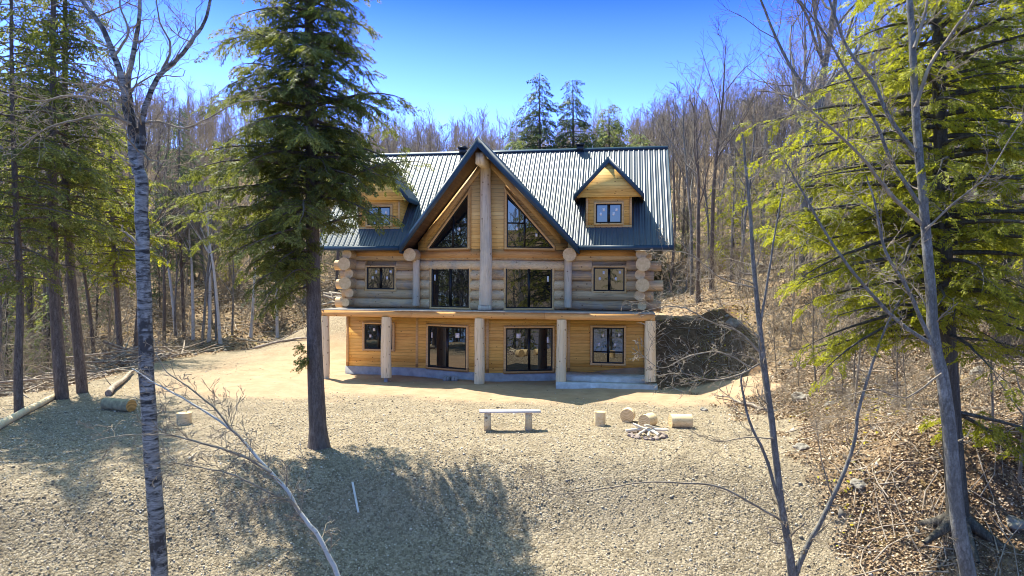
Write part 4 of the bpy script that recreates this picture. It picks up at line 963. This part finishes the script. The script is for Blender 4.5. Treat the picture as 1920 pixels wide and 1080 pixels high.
# two more hemlocks up the right slope
for i_, (px, D, hh, rad, pr, ml, lab, seed) in enumerate(((1880, 20., 15., .2, 3.0, M_HEM, 'dark green hemlock at the right edge behind the large yellow green one', 31), (1600, 36., 13., .18, 2.6, M_HEMY, 'yellow green hemlock up the slope left of the large one', 32), (1395, 62., 9., .14, 2.2, M_HEMY, 'small bright green hemlock deep in the woods behind the porch', 33), (1545, 30., 6., .09, 1.8, M_HEMY, 'low bushy hemlock below the yellow green one on the slope', 34))):
    x = at(px, 500, D)[0]; z = float(hgt(x, D)); tk = [np.array([x, D, z-.4]), np.array([x+.1, D, z+hh*.4]), np.array([x, D, z+hh])]
    prof = lambda z_, z=z, hh=hh, pr=pr: np.interp(z_, [z+.8, z+hh*.3, z+hh], [pr*.7, pr, .15])
    make_conifer('hemlock_tree', lab, 'hemlock trees', (x, D, z), M_DARKBARK, ml, seed, tk, [rad, rad*.7, .02], z+(1.0 if hh > 7 else .5), z+hh, prof, 74 if hh > 7 else 36, SPRC, .21, .56, droop=.5, rise=.1)
# conifers on the hill behind the roof
for i_, (px, ptop, D, ml, wd_, lab, seed) in enumerate(((1010, 138, 54., M_HEMD, 2.6, 'tallest dark conifer on the hill above the roof ridge', 41), (1073, 150, 53., M_HEMD, 2.2, 'pointed dark conifer right of the tallest one above the roof', 42), (1141, 198, 52., M_HEML, 2.7, 'pale green rounded conifer above the right half of the roof', 43), (1200, 250, 55., M_HEML, 2.0, 'small pale green conifer above the right end of the roof', 44), (965, 262, 51., M_HEML, 1.7, 'small pale conifer left of the tallest dark one above the roof', 45))):
    x = at(px, 300, D)[0]; z = float(hgt(x, D)); top = at(px, ptop, D)[2]; tk = [np.array([x, D, z-.4]), np.array([x+.1, D, (z+top)/2]), np.array([x, D, top])]
    prof = lambda z_, z=z, top=top, wd_=wd_: 1.5*wd_*np.interp(z_, [z+1, z+(top-z)*.35, z+(top-z)*.8, top], [1, 1, .5, .05])*(.8+.35*math.sin(z_*2.7)**2)
    make_conifer('conifer_tree', lab, 'conifers on the hill behind the house', (x, D, z), M_DARKBARK, ml, seed, tk, [.2, .14, .02], z+1, top, prof, 150, SPRC, .22, .85, droop=.45, rise=.12)

MINR = 0.0035
# --- traced foreground broadleaf trees
def traced(name, label, base_m, tw_m, limbs, seed, twigs=1.0, cat='tree', group=None, tl=1.0, trop=.05, tmin=.003, curl=.22):
    """limbs: (points [(px,py)...], D or (D0,D1), r0, r1, number of side branches, side length, trunk?)"""
    rg = np.random.default_rng(seed); tr = MB(); cr = MB(); first = None
    for (pp, D, r0, r1, nb, bl, isT) in limbs:
        D0, D1 = D if isinstance(D, tuple) else (D, D); n_ = len(pp)
        P = np.array([at(a, b_, D0+(D1-D0)*k/(n_-1)) for k, (a, b_) in enumerate(pp)]); P = smooth_poly(P, 4)
        if isT and first is None:
            gx, gy = P[0][0], P[0][1]; gz = float(hgt(gx, gy)); 
            if P[0][2] > gz: P = np.concatenate([[[gx, gy, gz-.3]], P])
            first = np.array([gx, gy, gz])
        P = P+rg.normal(0, .004, P.shape); m_ = len(P); R = np.linspace(r0, r1, m_)
        (tr if isT else cr).tube(P, R, 12 if r0 > .05 else 6, mi=0, wob=.05)
        Lt = np.linalg.norm(np.diff(P, axis=0), axis=1).sum()
        for k in range(int(nb*twigs*1.35)):
            t = .12+.88*rg.random(); i_ = min(m_-2, int(t*(m_-1))); q = P[i_]+(P[i_+1]-P[i_])*rg.random(); ax = unit(P[i_+1]-P[i_]); s2 = unit(np.cross(ax, rg.normal(0, 1, 3))); a = radians(rg.uniform(35, 70))
            rr_ = max(tmin*1.6, (r0+(r1-r0)*t)*rg.uniform(.25, .45)); rr_ = min(rr_, .022)
            grow(rg, cr, q, unit(ax*cos(a)+s2*sin(a)), bl*rg.uniform(.4, 1.2)*tl, rr_, 2, 4, trop, curl, 4, (25, 60), (.35, .6), .35, None, .15)
    root = empty(name, first); tag(root, label, cat, group)
    for nm, mb, m_ in (('trunk', tr, base_m), ('crown', cr, tw_m)):
        if mb.n:
            o = mb.build(nm, m_, root, smooth=(nm == 'trunk')); o.matrix_parent_inverse = Matrix.Translation(-Vector(first))
    return root
traced('birch_tree', 'tall grey white birch trunk with a forked bare crown, left foreground', M_BIRCH, M_TWIG, [
    ([(302, 1120), (296, 1020), (288, 900), (277, 740), (272, 600), (268, 480), (265, 400), (266, 340), (258, 315), (252, 290), (250, 240)], 12., .14, .09, 3, .5, True),
    ([(250, 245), (237, 205), (232, 160), (215, 105), (190, 50), (160, 8), (130, -40)], (12., 11.6), .07, .03, 12, 1.2, True),
    ([(250, 245), (243, 190), (240, 150), (252, 90), (260, 40), (264, -50)], (12., 12.3), .062, .028, 12, 1.1, True),
    ([(264, 330), (262, 300), (268, 260), (266, 225), (280, 180), (300, 140), (335, 108), (365, 70), (388, 30), (398, -40)], (12., 11.8), .066, .022, 14, 1.1, True),
    ([(232, 160), (205, 150), (178, 165), (165, 175)], 11.9, .03, .012, 5, .6, False),
    ([(240, 235), (190, 190), (130, 180), (70, 190), (20, 175)], (11.9, 11.), .03, .008, 13, .9, False),
    ([(246, 232), (200, 215), (140, 225), (90, 240), (35, 275)], (11.9, 11.), .028, .008, 12, .8, False),
    ([(266, 232), (300, 228), (345, 240), (390, 222), (440, 195), (500, 185)], (12., 11.3), .026, .006, 12, .7, False),
    ([(300, 140), (320, 90), (300, 40), (290, -20)], 11.9, .025, .008, 8, .8, False),
    ([(215, 105), (240, 60), (225, 10), (232, -30)], 11.7, .025, .008, 8, .8, False),
    ([(262, 460), (240, 440), (228, 432)], 11.9, .03, .012, 1, .2, False), ([(252, 310), (235, 300), (215, 285)], 11.9, .02, .008, 2, .3, False)], 51, tl=.9, curl=.28)
traced('leaning_birch', 'thin white birch leaning left over the gravel bank in the foreground', M_BIRCH_THIN, M_TWIG, [
    ([(655, 1130), (634, 1080), (600, 1010), (563, 962), (535, 915), (508, 886), (480, 855), (456, 826), (412, 789), (343, 747), (293, 720), (247, 690)], (9., 9.6), .036, .008, 18, .45, True),
    ([(563, 962), (545, 940), (510, 926), (470, 905), (430, 887), (365, 875), (320, 866)], (9.1, 9.4), .022, .006, 11, .5, False),
    ([(508, 886), (470, 862), (430, 846), (365, 827), (302, 815), (233, 816), (180, 825)], (9.2, 9.6), .022, .006, 14, .55, False),
    ([(456, 826), (430, 800), (400, 763), (350, 723), (313, 697), (290, 660)], (9.3, 9.6), .018, .006, 12, .5, False),
    ([(563, 962), (540, 935), (480, 945), (440, 960)], 9.1, .010, .004, 5, .35, False), ([(563, 962), (575, 900), (588, 850)], 9.1, .006, .003, 3, .25, False)], 52, tl=1.0, curl=.2, trop=0)
traced('young_maple', 'slender grey multi stemmed tree rising from the lower right gravel edge', M_GREYBARK, M_TWIG, [
    ([(1487, 1100), (1478, 1020), (1469, 967), (1447, 790), (1431, 671), (1415, 526), (1409, 431), (1400, 330), (1392, 250)], (13., 12.6), .085, .018, 22, 1.0, True),
    ([(1489, 1085), (1510, 1030), (1545, 967), (1595, 853), (1614, 753), (1658, 620), (1700, 540)], (13., 12.5), .055, .012, 15, .9, True),
    ([(1463, 950), (1434, 853), (1405, 790), (1390, 715), (1400, 690)], (12.9, 12.6), .035, .014, 8, .6, True),
    ([(1440, 760), (1425, 640), (1440, 520), (1460, 400), (1480, 300)], (12.9, 12.4), .03, .01, 12, .8, True),
    ([(1465, 976), (1406, 942), (1349, 913), (1280, 905), (1200, 905), (1120, 918), (1050, 925), (990, 900)], (12.9, 11.5), .026, .005, 12, .5, False),
    ([(1450, 822), (1400, 820), (1350, 828), (1320, 820), (1280, 800)], (12.8, 12.2), .014, .004, 8, .5, False),
    ([(1424, 682), (1380, 705), (1330, 712), (1280, 700), (1225, 705)], (12.7, 12.), .018, .005, 14, .6, False),
    ([(1424, 660), (1385, 622), (1330, 603), (1285, 578), (1235, 577), (1190, 590)], (12.7, 12.), .02, .005, 16, .6, False),
    ([(1410, 690), (1350, 660), (1290, 668), (1240, 690), (1190, 655)], (12.6, 12.), .016, .005, 16, .55, False),
    ([(1415, 540), (1350, 520), (1300, 480), (1250, 470), (1190, 470)], (12.6, 12.), .016, .004, 14, .6, False),
    ([(1560, 930), (1540, 860), (1530, 790)], 12.7, .012, .005, 5, .5, False)], 53, tl=.9, curl=.24, trop=.02)
traced('grey_maple', 'tall blue grey maple with long ascending bare limbs, right foreground', M_GREYBARK, M_TWIG, [
    ([(1830, 1150), (1808, 1040), (1793, 950), (1780, 800), (1765, 700), (1752, 640), (1746, 560), (1736, 430), (1724, 300), (1716, 180), (1710, 60), (1702, -50)], (11., 11.3), .125, .045, 6, .6, True),
    ([(1752, 650), (1683, 601), (1607, 520), (1550, 440), (1500, 350), (1470, 300)], (11., 10.6), .034, .010, 18, 1.0, True),
    ([(1716, 285), (1669, 223), (1638, 155), (1591, 93), (1555, 0), (1540, -40)], (11.2, 11.), .036, .015, 16, 1.0, True),
    ([(1723, 380), (1674, 306), (1643, 233), (1590, 140), (1550, 70), (1500, 0)], (11.2, 10.8), .032, .011, 18, 1.0, True),
    ([(1728, 420), (1669, 363), (1612, 290), (1539, 223), (1480, 180), (1420, 170)], (11.2, 10.6), .034, .008, 16, .9, False),
    ([(1717, 200), (1740, 130), (1775, 75), (1815, 20), (1840, -30)], (11.2, 11.), .034, .012, 12, .9, False),
    ([(1714, 90), (1735, 20), (1740, -40)], 11.2, .03, .015, 6, .8, False),
    ([(1757, 665), (1700, 540), (1660, 470), (1640, 380), (1625, 330)], (11., 10.7), .034, .01, 12, .8, True),
    ([(1736, 430), (1790, 380), (1850, 330), (1900, 250), (1940, 200)], (11.1, 10.6), .022, .006, 12, .8, False),
    ([(1765, 700), (1700, 745), (1640, 730), (1580, 745)], (11., 10.6), .016, .005, 10, .6, False)], 54, tl=1.0, curl=.2)
MINR = 0.007
# a large bare tree between the porch corner and the hemlocks
for (px, D, hh, seed, lab, r) in ((1507, 33., 19.0, 61, 'large bare tree with a broad spreading crown right of the roof', .26), (1335, 42., 15.0, 62, 'bare tree with a dark straight trunk just right of the roof', .15), (1240, 56., 13.5, 63, 'thin bare tree rising above the right end of the roof', .11)):
    a_, b_ = bare_tree_mesh(seed, hh, r, .36 if seed == 61 else .45, 17 if seed == 61 else 11, (28, 58) if seed == 61 else (18, 42), 4 if seed == 61 else 3, .1, (.30, .48) if seed == 61 else (.2, .36), M_GREYBARK if seed != 62 else M_HEMBARK, M_DARKTWIG)
    x = at(px, 500, D)[0]; inst('bare_tree', (('trunk', a_), ('crown', b_)), (x, D, float(hgt(x, D))), 0, 1, lab, 'tree', 'large bare trees right of the roof')
# thin white birches at the back of the gravel
WB = bare_tree_mesh(71, 10.5, .115, .55, 9, (20, 45), 3, .2, (.15, .3), M_BIRCH_THIN, M_TWIG)
for k, (px, py, rz, tilt, lab) in enumerate(((413, 655, 0, -.10, 'white birch leaning left behind the gravel road, clearest of the row'), (392, 640, 2, .0, 'upright white birch left of the leaning one behind the road'), (362, 650, 4, -.03, 'thin white birch nearest the tall grey birch behind the road'), (330, 655, 5, -.12, 'faint white birch leaning left deep behind the tall grey birch'), (470, 640, 3, .05, 'thin white birch between the leaning one and the big hemlock'), (520, 630, 1.2, -.04, 'white birch just left of the big hemlock trunk'))):
    y = 44.5+k*.6; x = at(px, py, y)[0]; o = inst('birch_tree', (('trunk', WB[0]), ('crown', WB[1])), (x, y, float(hgt(x, y))), rz, 1, lab, 'tree', 'thin white birches behind the road'); o.rotation_euler = (0, tilt, rz*0)

# --- woods: individual bare trees
PROTO = []; MINR = 0.0095
for k in range(9):
    H = [12, 13.5, 11, 14, 10, 12.5, 9, 7, 6][k]; r = [.12, .15, .10, .17, .085, .12, .07, .045, .04][k]
    a_, b_ = bare_tree_mesh(80+k, H, r, [.42, .5, .38, .45, .35, .55, .3, .25, .2][k], [11, 12, 10, 13, 10, 9, 9, 9, 9][k], (18, 48), 3, .12, (.2, .38), [M_HEMBARK, M_GREYBARK, M_GREYBARK, M_HEMBARK, M_GREYBARK, M_HEMBARK, M_GREYBARK, M_TWIG, M_DARKTWIG][k], [M_TWIG, M_TWIG, M_DARKTWIG, M_TWIG, M_DARKTWIG, M_TWIG, M_TWIG, M_TWIG, M_DARKTWIG][k])
    PROTO.append((('trunk', a_), ('crown', b_)))
rg = np.random.default_rng(99)
KIND = ['dark stemmed', 'grey stemmed', 'low branching', 'tall dark stemmed', 'dark short', 'high crowned', 'slight', 'spindly pale', 'spindly dark']
PLACE = [(60, 'at the far left edge'), (180, 'behind the far left hemlock pair'), (260, 'around the tall grey birch trunk'), (340, 'just right of the grey birch trunk'), (430, 'behind the white birches'), (520, 'left of the big hemlock'), (620, 'behind the big hemlock'), (700, 'above the left dormer'), (760, 'left of the left roof vent'), (820, 'just left of the left roof vent'), (870, 'behind the left roof vent'), (910, 'right over the prow peak'), (960, 'just right of the prow peak'), (1010, 'beside the tallest hill conifer'), (1065, 'between the two dark hill conifers'), (1110, 'left of the pale green hill conifer'), (1160, 'behind the right dormer'), (1210, 'right of the right dormer'), (1260, 'above the right end of the roof'),
         (1310, 'next to the right wall of the house'), (1370, 'above the sandy cut'), (1440, 'behind the multi stemmed tree'), (1520, 'around the large spreading bare tree'), (1600, 'right of the large spreading bare tree'), (1700, 'left of the grey maple'), (1800, 'behind the dark hemlock trunk'), (9999, 'at the right edge')]
def describe(x, y, k, lab):
    px = 960+1280*x/y; pl = [b_ for a, b_ in PLACE if px < a][0]
    dp = 'at the front' if y < 36 else 'in near woods' if y < 48 else 'halfway up' if y < 58 else 'in deep woods' if y < 68 else 'at the far back'
    if 'sapling' in lab and True: return '%s sapling %s the slope, %s' % (KIND[k], 'at the foot of' if y < 17 else 'low on' if y < 22 else 'high on', pl)
    return '%s tree %s, %s' % (KIND[k], dp, pl)
def plant(n_, xr, yr, ok, lab, grp, ks=range(9), sc=(.8, 1.15)):
    got = []; tries = 0
    while len(got) < n_ and tries < n_*60:
        tries += 1; y = rg.uniform(*yr); x = rg.uniform(*xr)
        if abs(x/y) > .80 or not ok(x, y): continue
        if any((x-a)**2+(y-b_)**2 < 1.0 for a, b_ in got): continue
        got.append((x, y)); k = int(rg.choice(list(ks)))
        d_ = describe(x, y, k, lab)
        inst('bare_tree', PROTO[k], (x, y, float(hgt(x, y))-.05), rg.uniform(0, 6.3), rg.uniform(*sc), d_, 'tree', grp)
def okL(x, y): return (x < -19.5 or y > 47) and not (-15 < x < -9 and y < 50)
def okR(x, y): return x > 10.2+max(0, (17-y)*.4) and (y > 24) and x-9.5 > 0
plant(140, (-62, -7), (30, 76), okL, 'slender bare tree in the shady woods left of and behind the gravel road', 'bare trees in the woods left of the house')
plant(145, (9, 60), (27, 78), okR, 'slender bare tree in the leaf covered woods right of the house', 'bare trees in the woods right of the house')
plant(55, (-14, 22), (57, 82), lambda x, y: True, 'slender bare tree on the hillside directly behind the roof', 'bare trees on the hill behind the roof', ks=range(6), sc=(.7, 1.0))
plant(26, (8.5, 24), (13, 27), lambda x, y: x > 9.2, 'thin leafless sapling on the leafy slope at the right', 'leafless saplings on the right slope', ks=(7, 8), sc=(.35, .75))

# --- small evergreens scattered through the woods
CP = []
for k, (hh, pr, ml) in enumerate(((7.5, 1.7, M_HEMY), (9.5, 1.9, M_HEMD), (5.0, 1.4, M_HEML))):
    w2, wd, lf = conifer(500+k, [np.zeros(3)-[0, 0, .4], np.array([.08, 0, hh*.5]), np.array([0, 0, hh])], [.09, .06, .02], hh*.12, hh, lambda z_, hh=hh, pr=pr: np.interp(z_, [0, hh*.35, hh], [pr, pr, .12]), 52, SPRC, .24, .55, droop=.5, rise=.12)
    CP.append((('trunk', w2.mesh('trunk', M_DARKBARK, True)), ('branches', wd.mesh('branches', M_DARKBARK)), ('foliage', lf.mesh('foliage', ml))))
KC = ['yellow green', 'taller dull green', 'small pale green']
for (px, y, k) in ((15, 38, 2), (60, 44, 0), (95, 36, 2), (180, 46, 1), (210, 55, 0), (300, 52, 1), (365, 58, 2), (430, 56, 0), (500, 50, 1), (545, 60, 2), (10, 52, 1), (140, 60, 0), (640, 62, 1), (700, 66, 0), (1290, 58, 2), (1330, 52, 0), (1375, 46, 0), (1430, 55, 2), (1465, 40, 0), (1560, 48, 1), (1625, 28, 2), (1690, 44, 0), (1740, 33, 0), (1830, 38, 1), (1870, 27, 0), (1905, 46, 2), (1230, 66, 1), (900, 70, 2), (1660, 55, 1)):
    x = (px-960)/1280*y; pl = [b_ for a, b_ in PLACE if px < a][0]
    dp = 'in near woods' if y < 48 else 'halfway up' if y < 62 else 'in deep woods'
    inst('small_hemlock', CP[k], (x, y, float(hgt(x, y))), px*.7, .85+.3*((px*7) % 10)/10, '%s evergreen %s, %s' % (KC[k], dp, pl), 'tree', 'small evergreens in the woods')
# --- far wood on the hill: one mass
def far_tree(seed, H):
    rg_ = np.random.default_rng(seed); mb = MB(); mb.tube([(0, 0, -.5), (.1, 0, H*.5), (0, .1, H)], [.09, .06, .02], 4)
    for k in range(24):
        t = .25+.74*(k+rg_.random())/24; a = radians(rg_.uniform(15, 45)); ph = rg_.uniform(0, 6.3); d = np.array([cos(ph)*sin(a), sin(ph)*sin(a), cos(a)]); grow(rg_, mb, np.array([0, 0, t*H]), d, H*rg_.uniform(.16, .32)*(1.3-.7*t), .03, 2, 3, .1, .15, 6, (20, 50), (.4, .7), .5, None, .15)
    V = np.concatenate(mb.v); F = np.concatenate(mb.f); return V, F
MINR = 0.016
FT = [far_tree(200+k, 11+k) for k in range(4)]
mb = MB()
def field(n_, xr, yr, ok=None):
    x = rg.uniform(*xr, n_); y = rg.uniform(*yr, n_); k = np.abs(x/np.where(y == 0, 1, y)) < .85
    if ok is not None: k &= ok(x, y)
    return x[k], y[k]
x, y = field(1750, (-125, 125), (78, 158)); z = hgt(x, y, False); idx = rg.integers(0, 4, len(x)); a = rg.uniform(0, 6.3, len(x))
def yrot(a):
    R = np.zeros((len(a), 3, 3)); R[:, 0, 0] = np.cos(a); R[:, 0, 1] = -np.sin(a); R[:, 1, 0] = np.sin(a); R[:, 1, 1] = np.cos(a); R[:, 2, 2] = 1; return R
R = yrot(a)
for k in range(4):
    m_ = idx == k; scatter(mb, FT[k][0], FT[k][1], np.stack([x, y, z], -1)[m_], R[m_], rg.uniform(.65, 1.0, m_.sum()))
tag(mb.build('far_wood', M_FARTWIG), 'leafless grey brown wood covering the far hillside', 'woods', kind='stuff')
# brush and saplings thickening the woods
mb = MB(); n_ = 0
def bush(seed):
    rg_ = np.random.default_rng(seed); m2 = MB()
    for k in range(4):
        ph = rg_.uniform(0, 6.3); grow(rg_, m2, np.array([rg_.normal(0, .15), rg_.normal(0, .15), 0]), unit(np.array([cos(ph)*.35, sin(ph)*.35, 1])), rg_.uniform(1.6, 3.2), .014, 2, 4, .06, .18, 5, (25, 60), (.35, .6), .4, None, .2)
    return np.concatenate(m2.v), np.concatenate(m2.f)
MINR = 0.007
BU = [bush(300+k) for k in range(4)]
x = np.concatenate([rg.uniform(-60, -8, 720), rg.uniform(9, 50, 560)]); y = np.concatenate([rg.uniform(24, 74, 720), rg.uniform(22, 76, 560)])
k_ = (np.abs(x/y) < .82) & (((x < -18.8) | (y > 46)) & (x < 0) | (x > 9.8)); x, y = x[k_], y[k_]; z = hgt(x, y); idx = rg.integers(0, 4, len(x)); R = yrot(rg.uniform(0, 6.3, len(x)))
for k in range(4):
    m_ = idx == k; scatter(mb, BU[k][0], BU[k][1], np.stack([x, y, z], -1)[m_], R[m_], rg.uniform(.6, 1.5, m_.sum()))
x = rg.uniform(7.4, 16, 330); y = rg.uniform(11, 29, 330); k_ = zones(x, y)[1] > .8; x, y = x[k_], y[k_]; z = hgt(x, y); idx = rg.integers(0, 4, len(x)); R = yrot(rg.uniform(0, 6.3, len(x)))
for k in range(4):
    m_ = idx == k; scatter(mb, BU[k][0], BU[k][1], np.stack([x, y, z], -1)[m_], R[m_], rg.uniform(.12, .42, m_.sum()))
tag(mb.build('underbrush', M_TWIG), 'tangled leafless underbrush between the forest trees', 'brush', kind='stuff')
# brush pile along the left edge of the gravel
mb = MB()
for k in range(620):
    s_ = rg.random(); y = 24+s_*15; x = -19.2-1.6*rg.random()**.8*2.2+.03*(y-24)+rg.normal(0, .6); L = rg.uniform(.7, 3.8); an = rg.normal(.2, .75); tl = rg.normal(0, .22); r_ = rg.gamma(2, .014)+.008
    c = np.array([x, y, float(hgt(x, y))+rg.random()**1.5*1.15]); d = np.array([cos(an)*cos(tl), sin(an)*cos(tl), sin(tl)]); pr = np.array([-sin(an), cos(an), 0])*rg.normal(0, .1)
    mb.tube([c-d*L/2, c-d*L/6+pr, c+d*L/6+pr, c+d*L/2], [r_, r_*.9, r_*.75, r_*.35], 5)
tag(mb.build('brush_pile', M_DEADWOOD), 'long heap of cut grey branches along the left gravel edge', 'brush pile', kind='stuff')
# heap of broken wood uphill of the left corner of the house
mb = MB()
for k in range(260):
    x = rg.uniform(-11.5, -6); y = rg.uniform(43.5, 48); L = rg.uniform(.6, 2.6); an = rg.normal(0, .6); tl = rg.normal(0, .2); r_ = rg.gamma(2, .03)+.015
    c = np.array([x, y, float(hgt(x, y))+rg.random()*1.2]); d = np.array([cos(an)*cos(tl), sin(an)*cos(tl), sin(tl)]); mb.tube([c-d*L/2, c, c+d*L/2], [r_, r_*.9, r_*.6], 5, cap=True)
tag(mb.build('brush_pile', M_DEADWOOD), 'heap of broken pale wood uphill behind the left corner of the house', 'brush pile', kind='stuff')
# fallen trunks in the woods
for (a_, b_, r_, lab) in (((205, 742), (250, 700), .12, 'fallen grey trunk between the hemlock pair and the grey birch'), ((480, 655), (590, 640), .09, 'fallen branch at the back edge of the gravel road'), ((1440, 770), (1340, 745), .05, 'dead branch lying at the foot of the right slope'), ((1700, 560), (1860, 545), .11, 'fallen trunk across the slope behind the dark hemlock'), ((1350, 520), (1470, 505), .10, 'fallen trunk at the edge of the woods behind the porch'), ((1560, 690), (1660, 705), .05, 'thin dead trunk lying on the leafy slope')):
    A = np.array(gpt(*a_)); B = np.array(gpt(*b_)); t = np.linspace(0, 1, 8)[:, None]; P = A+(B-A)*t; P[:, 2] = hgt(P[:, 0], P[:, 1])+r_*.6+.05; P = P+rg.normal(0, .03, P.shape); q = MB(); q.tube(P-A, np.linspace(r_, r_*.5, 8), 7, cap=True, wob=.1)
    for k in range(5): j = rg.integers(1, 7); q.tube([P[j]-A, P[j]-A+np.array([rg.normal(0, .4), rg.normal(0, .4), rg.uniform(.1, .7)])], [r_*.25, .006], 4)
    tag(q.build('fallen_trunk', M_DEADWOOD, loc=A), lab, 'fallen trunk')
# --- lakeshore trees behind the viewpoint (they show in the panes)
mb = MB(); x = np.concatenate([rg.uniform(-45, -3.5, 34), rg.uniform(3.5, 45, 34)]); y = rg.uniform(-15, 0.9, 68); k_ = (np.abs(x) > 4+.3*abs(y)*0) & (y < 1); x, y = x[k_], y[k_]; x = np.concatenate([x, rg.uniform(-60, -22, 50)]); y = np.concatenate([y, rg.uniform(0, 17, 50)]); z = hgt(x, y, False); R = yrot(rg.uniform(0, 6.3, len(x)))
idx = rg.integers(0, 4, len(x))
for k in range(4):
    m_ = idx == k; scatter(mb, FT[k][0], FT[k][1], np.stack([x, y, z], -1)[m_], R[m_], rg.uniform(.9, 1.4, m_.sum()))
tag(mb.build('lakeshore_wood', M_GREYBARK), 'bare trees on the lakeshore mirrored in the window panes', 'woods', kind='stuff')
lf = MB(); wd = MB()
for k, (x, y, hh) in enumerate(((-9, -6, 15), (-3.8, -13, 17), (5, -9, 16), (12, -5, 15), (9, -16, 17), (-15, -12, 17), (19, -12, 16), (-22, -5, 16), (-29, -9, 17), (-18, -3, 14), (-36, -4, 16), (-26, -16, 18), (27, -6, 15), (15, -10, 15), (-24, 13, 16), (-29, 7, 17), (-35, 14, 17), (-31, 0, 16), (-42, 8, 18), (-28, 18, 15), (-46, 16, 18), (-38, -1, 17))):
    z = float(hgt(x, y, False)); w2, _, _ = conifer(400+k, [np.array([x, y, z-.4]), np.array([x+.1, y, z+hh*.5]), np.array([x, y, z+hh])], [.25, .16, .02], z+2.5, z+hh, lambda z_, z=z, hh=hh: np.interp(z_, [z+2, z+hh*.3, z+hh], [2.2, 2.8, .2]), 55, SPRC, .4, .8, leafmb=lf, woodmb=wd)
    wd.v += [v_ for v_ in w2.v]; wd.f += [f_+wd.n for f_ in w2.f]; wd.m += w2.m; wd.n += w2.n
tag(wd.build('lakeshore_conifer_wood', M_DARKBARK), 'dark conifer trunks on the lakeshore mirrored in the panes', 'woods', kind='stuff')
tag(lf.build('lakeshore_conifer_foliage', M_HEM), 'dark conifer foliage on the lakeshore mirrored in the panes', 'woods', kind='stuff')
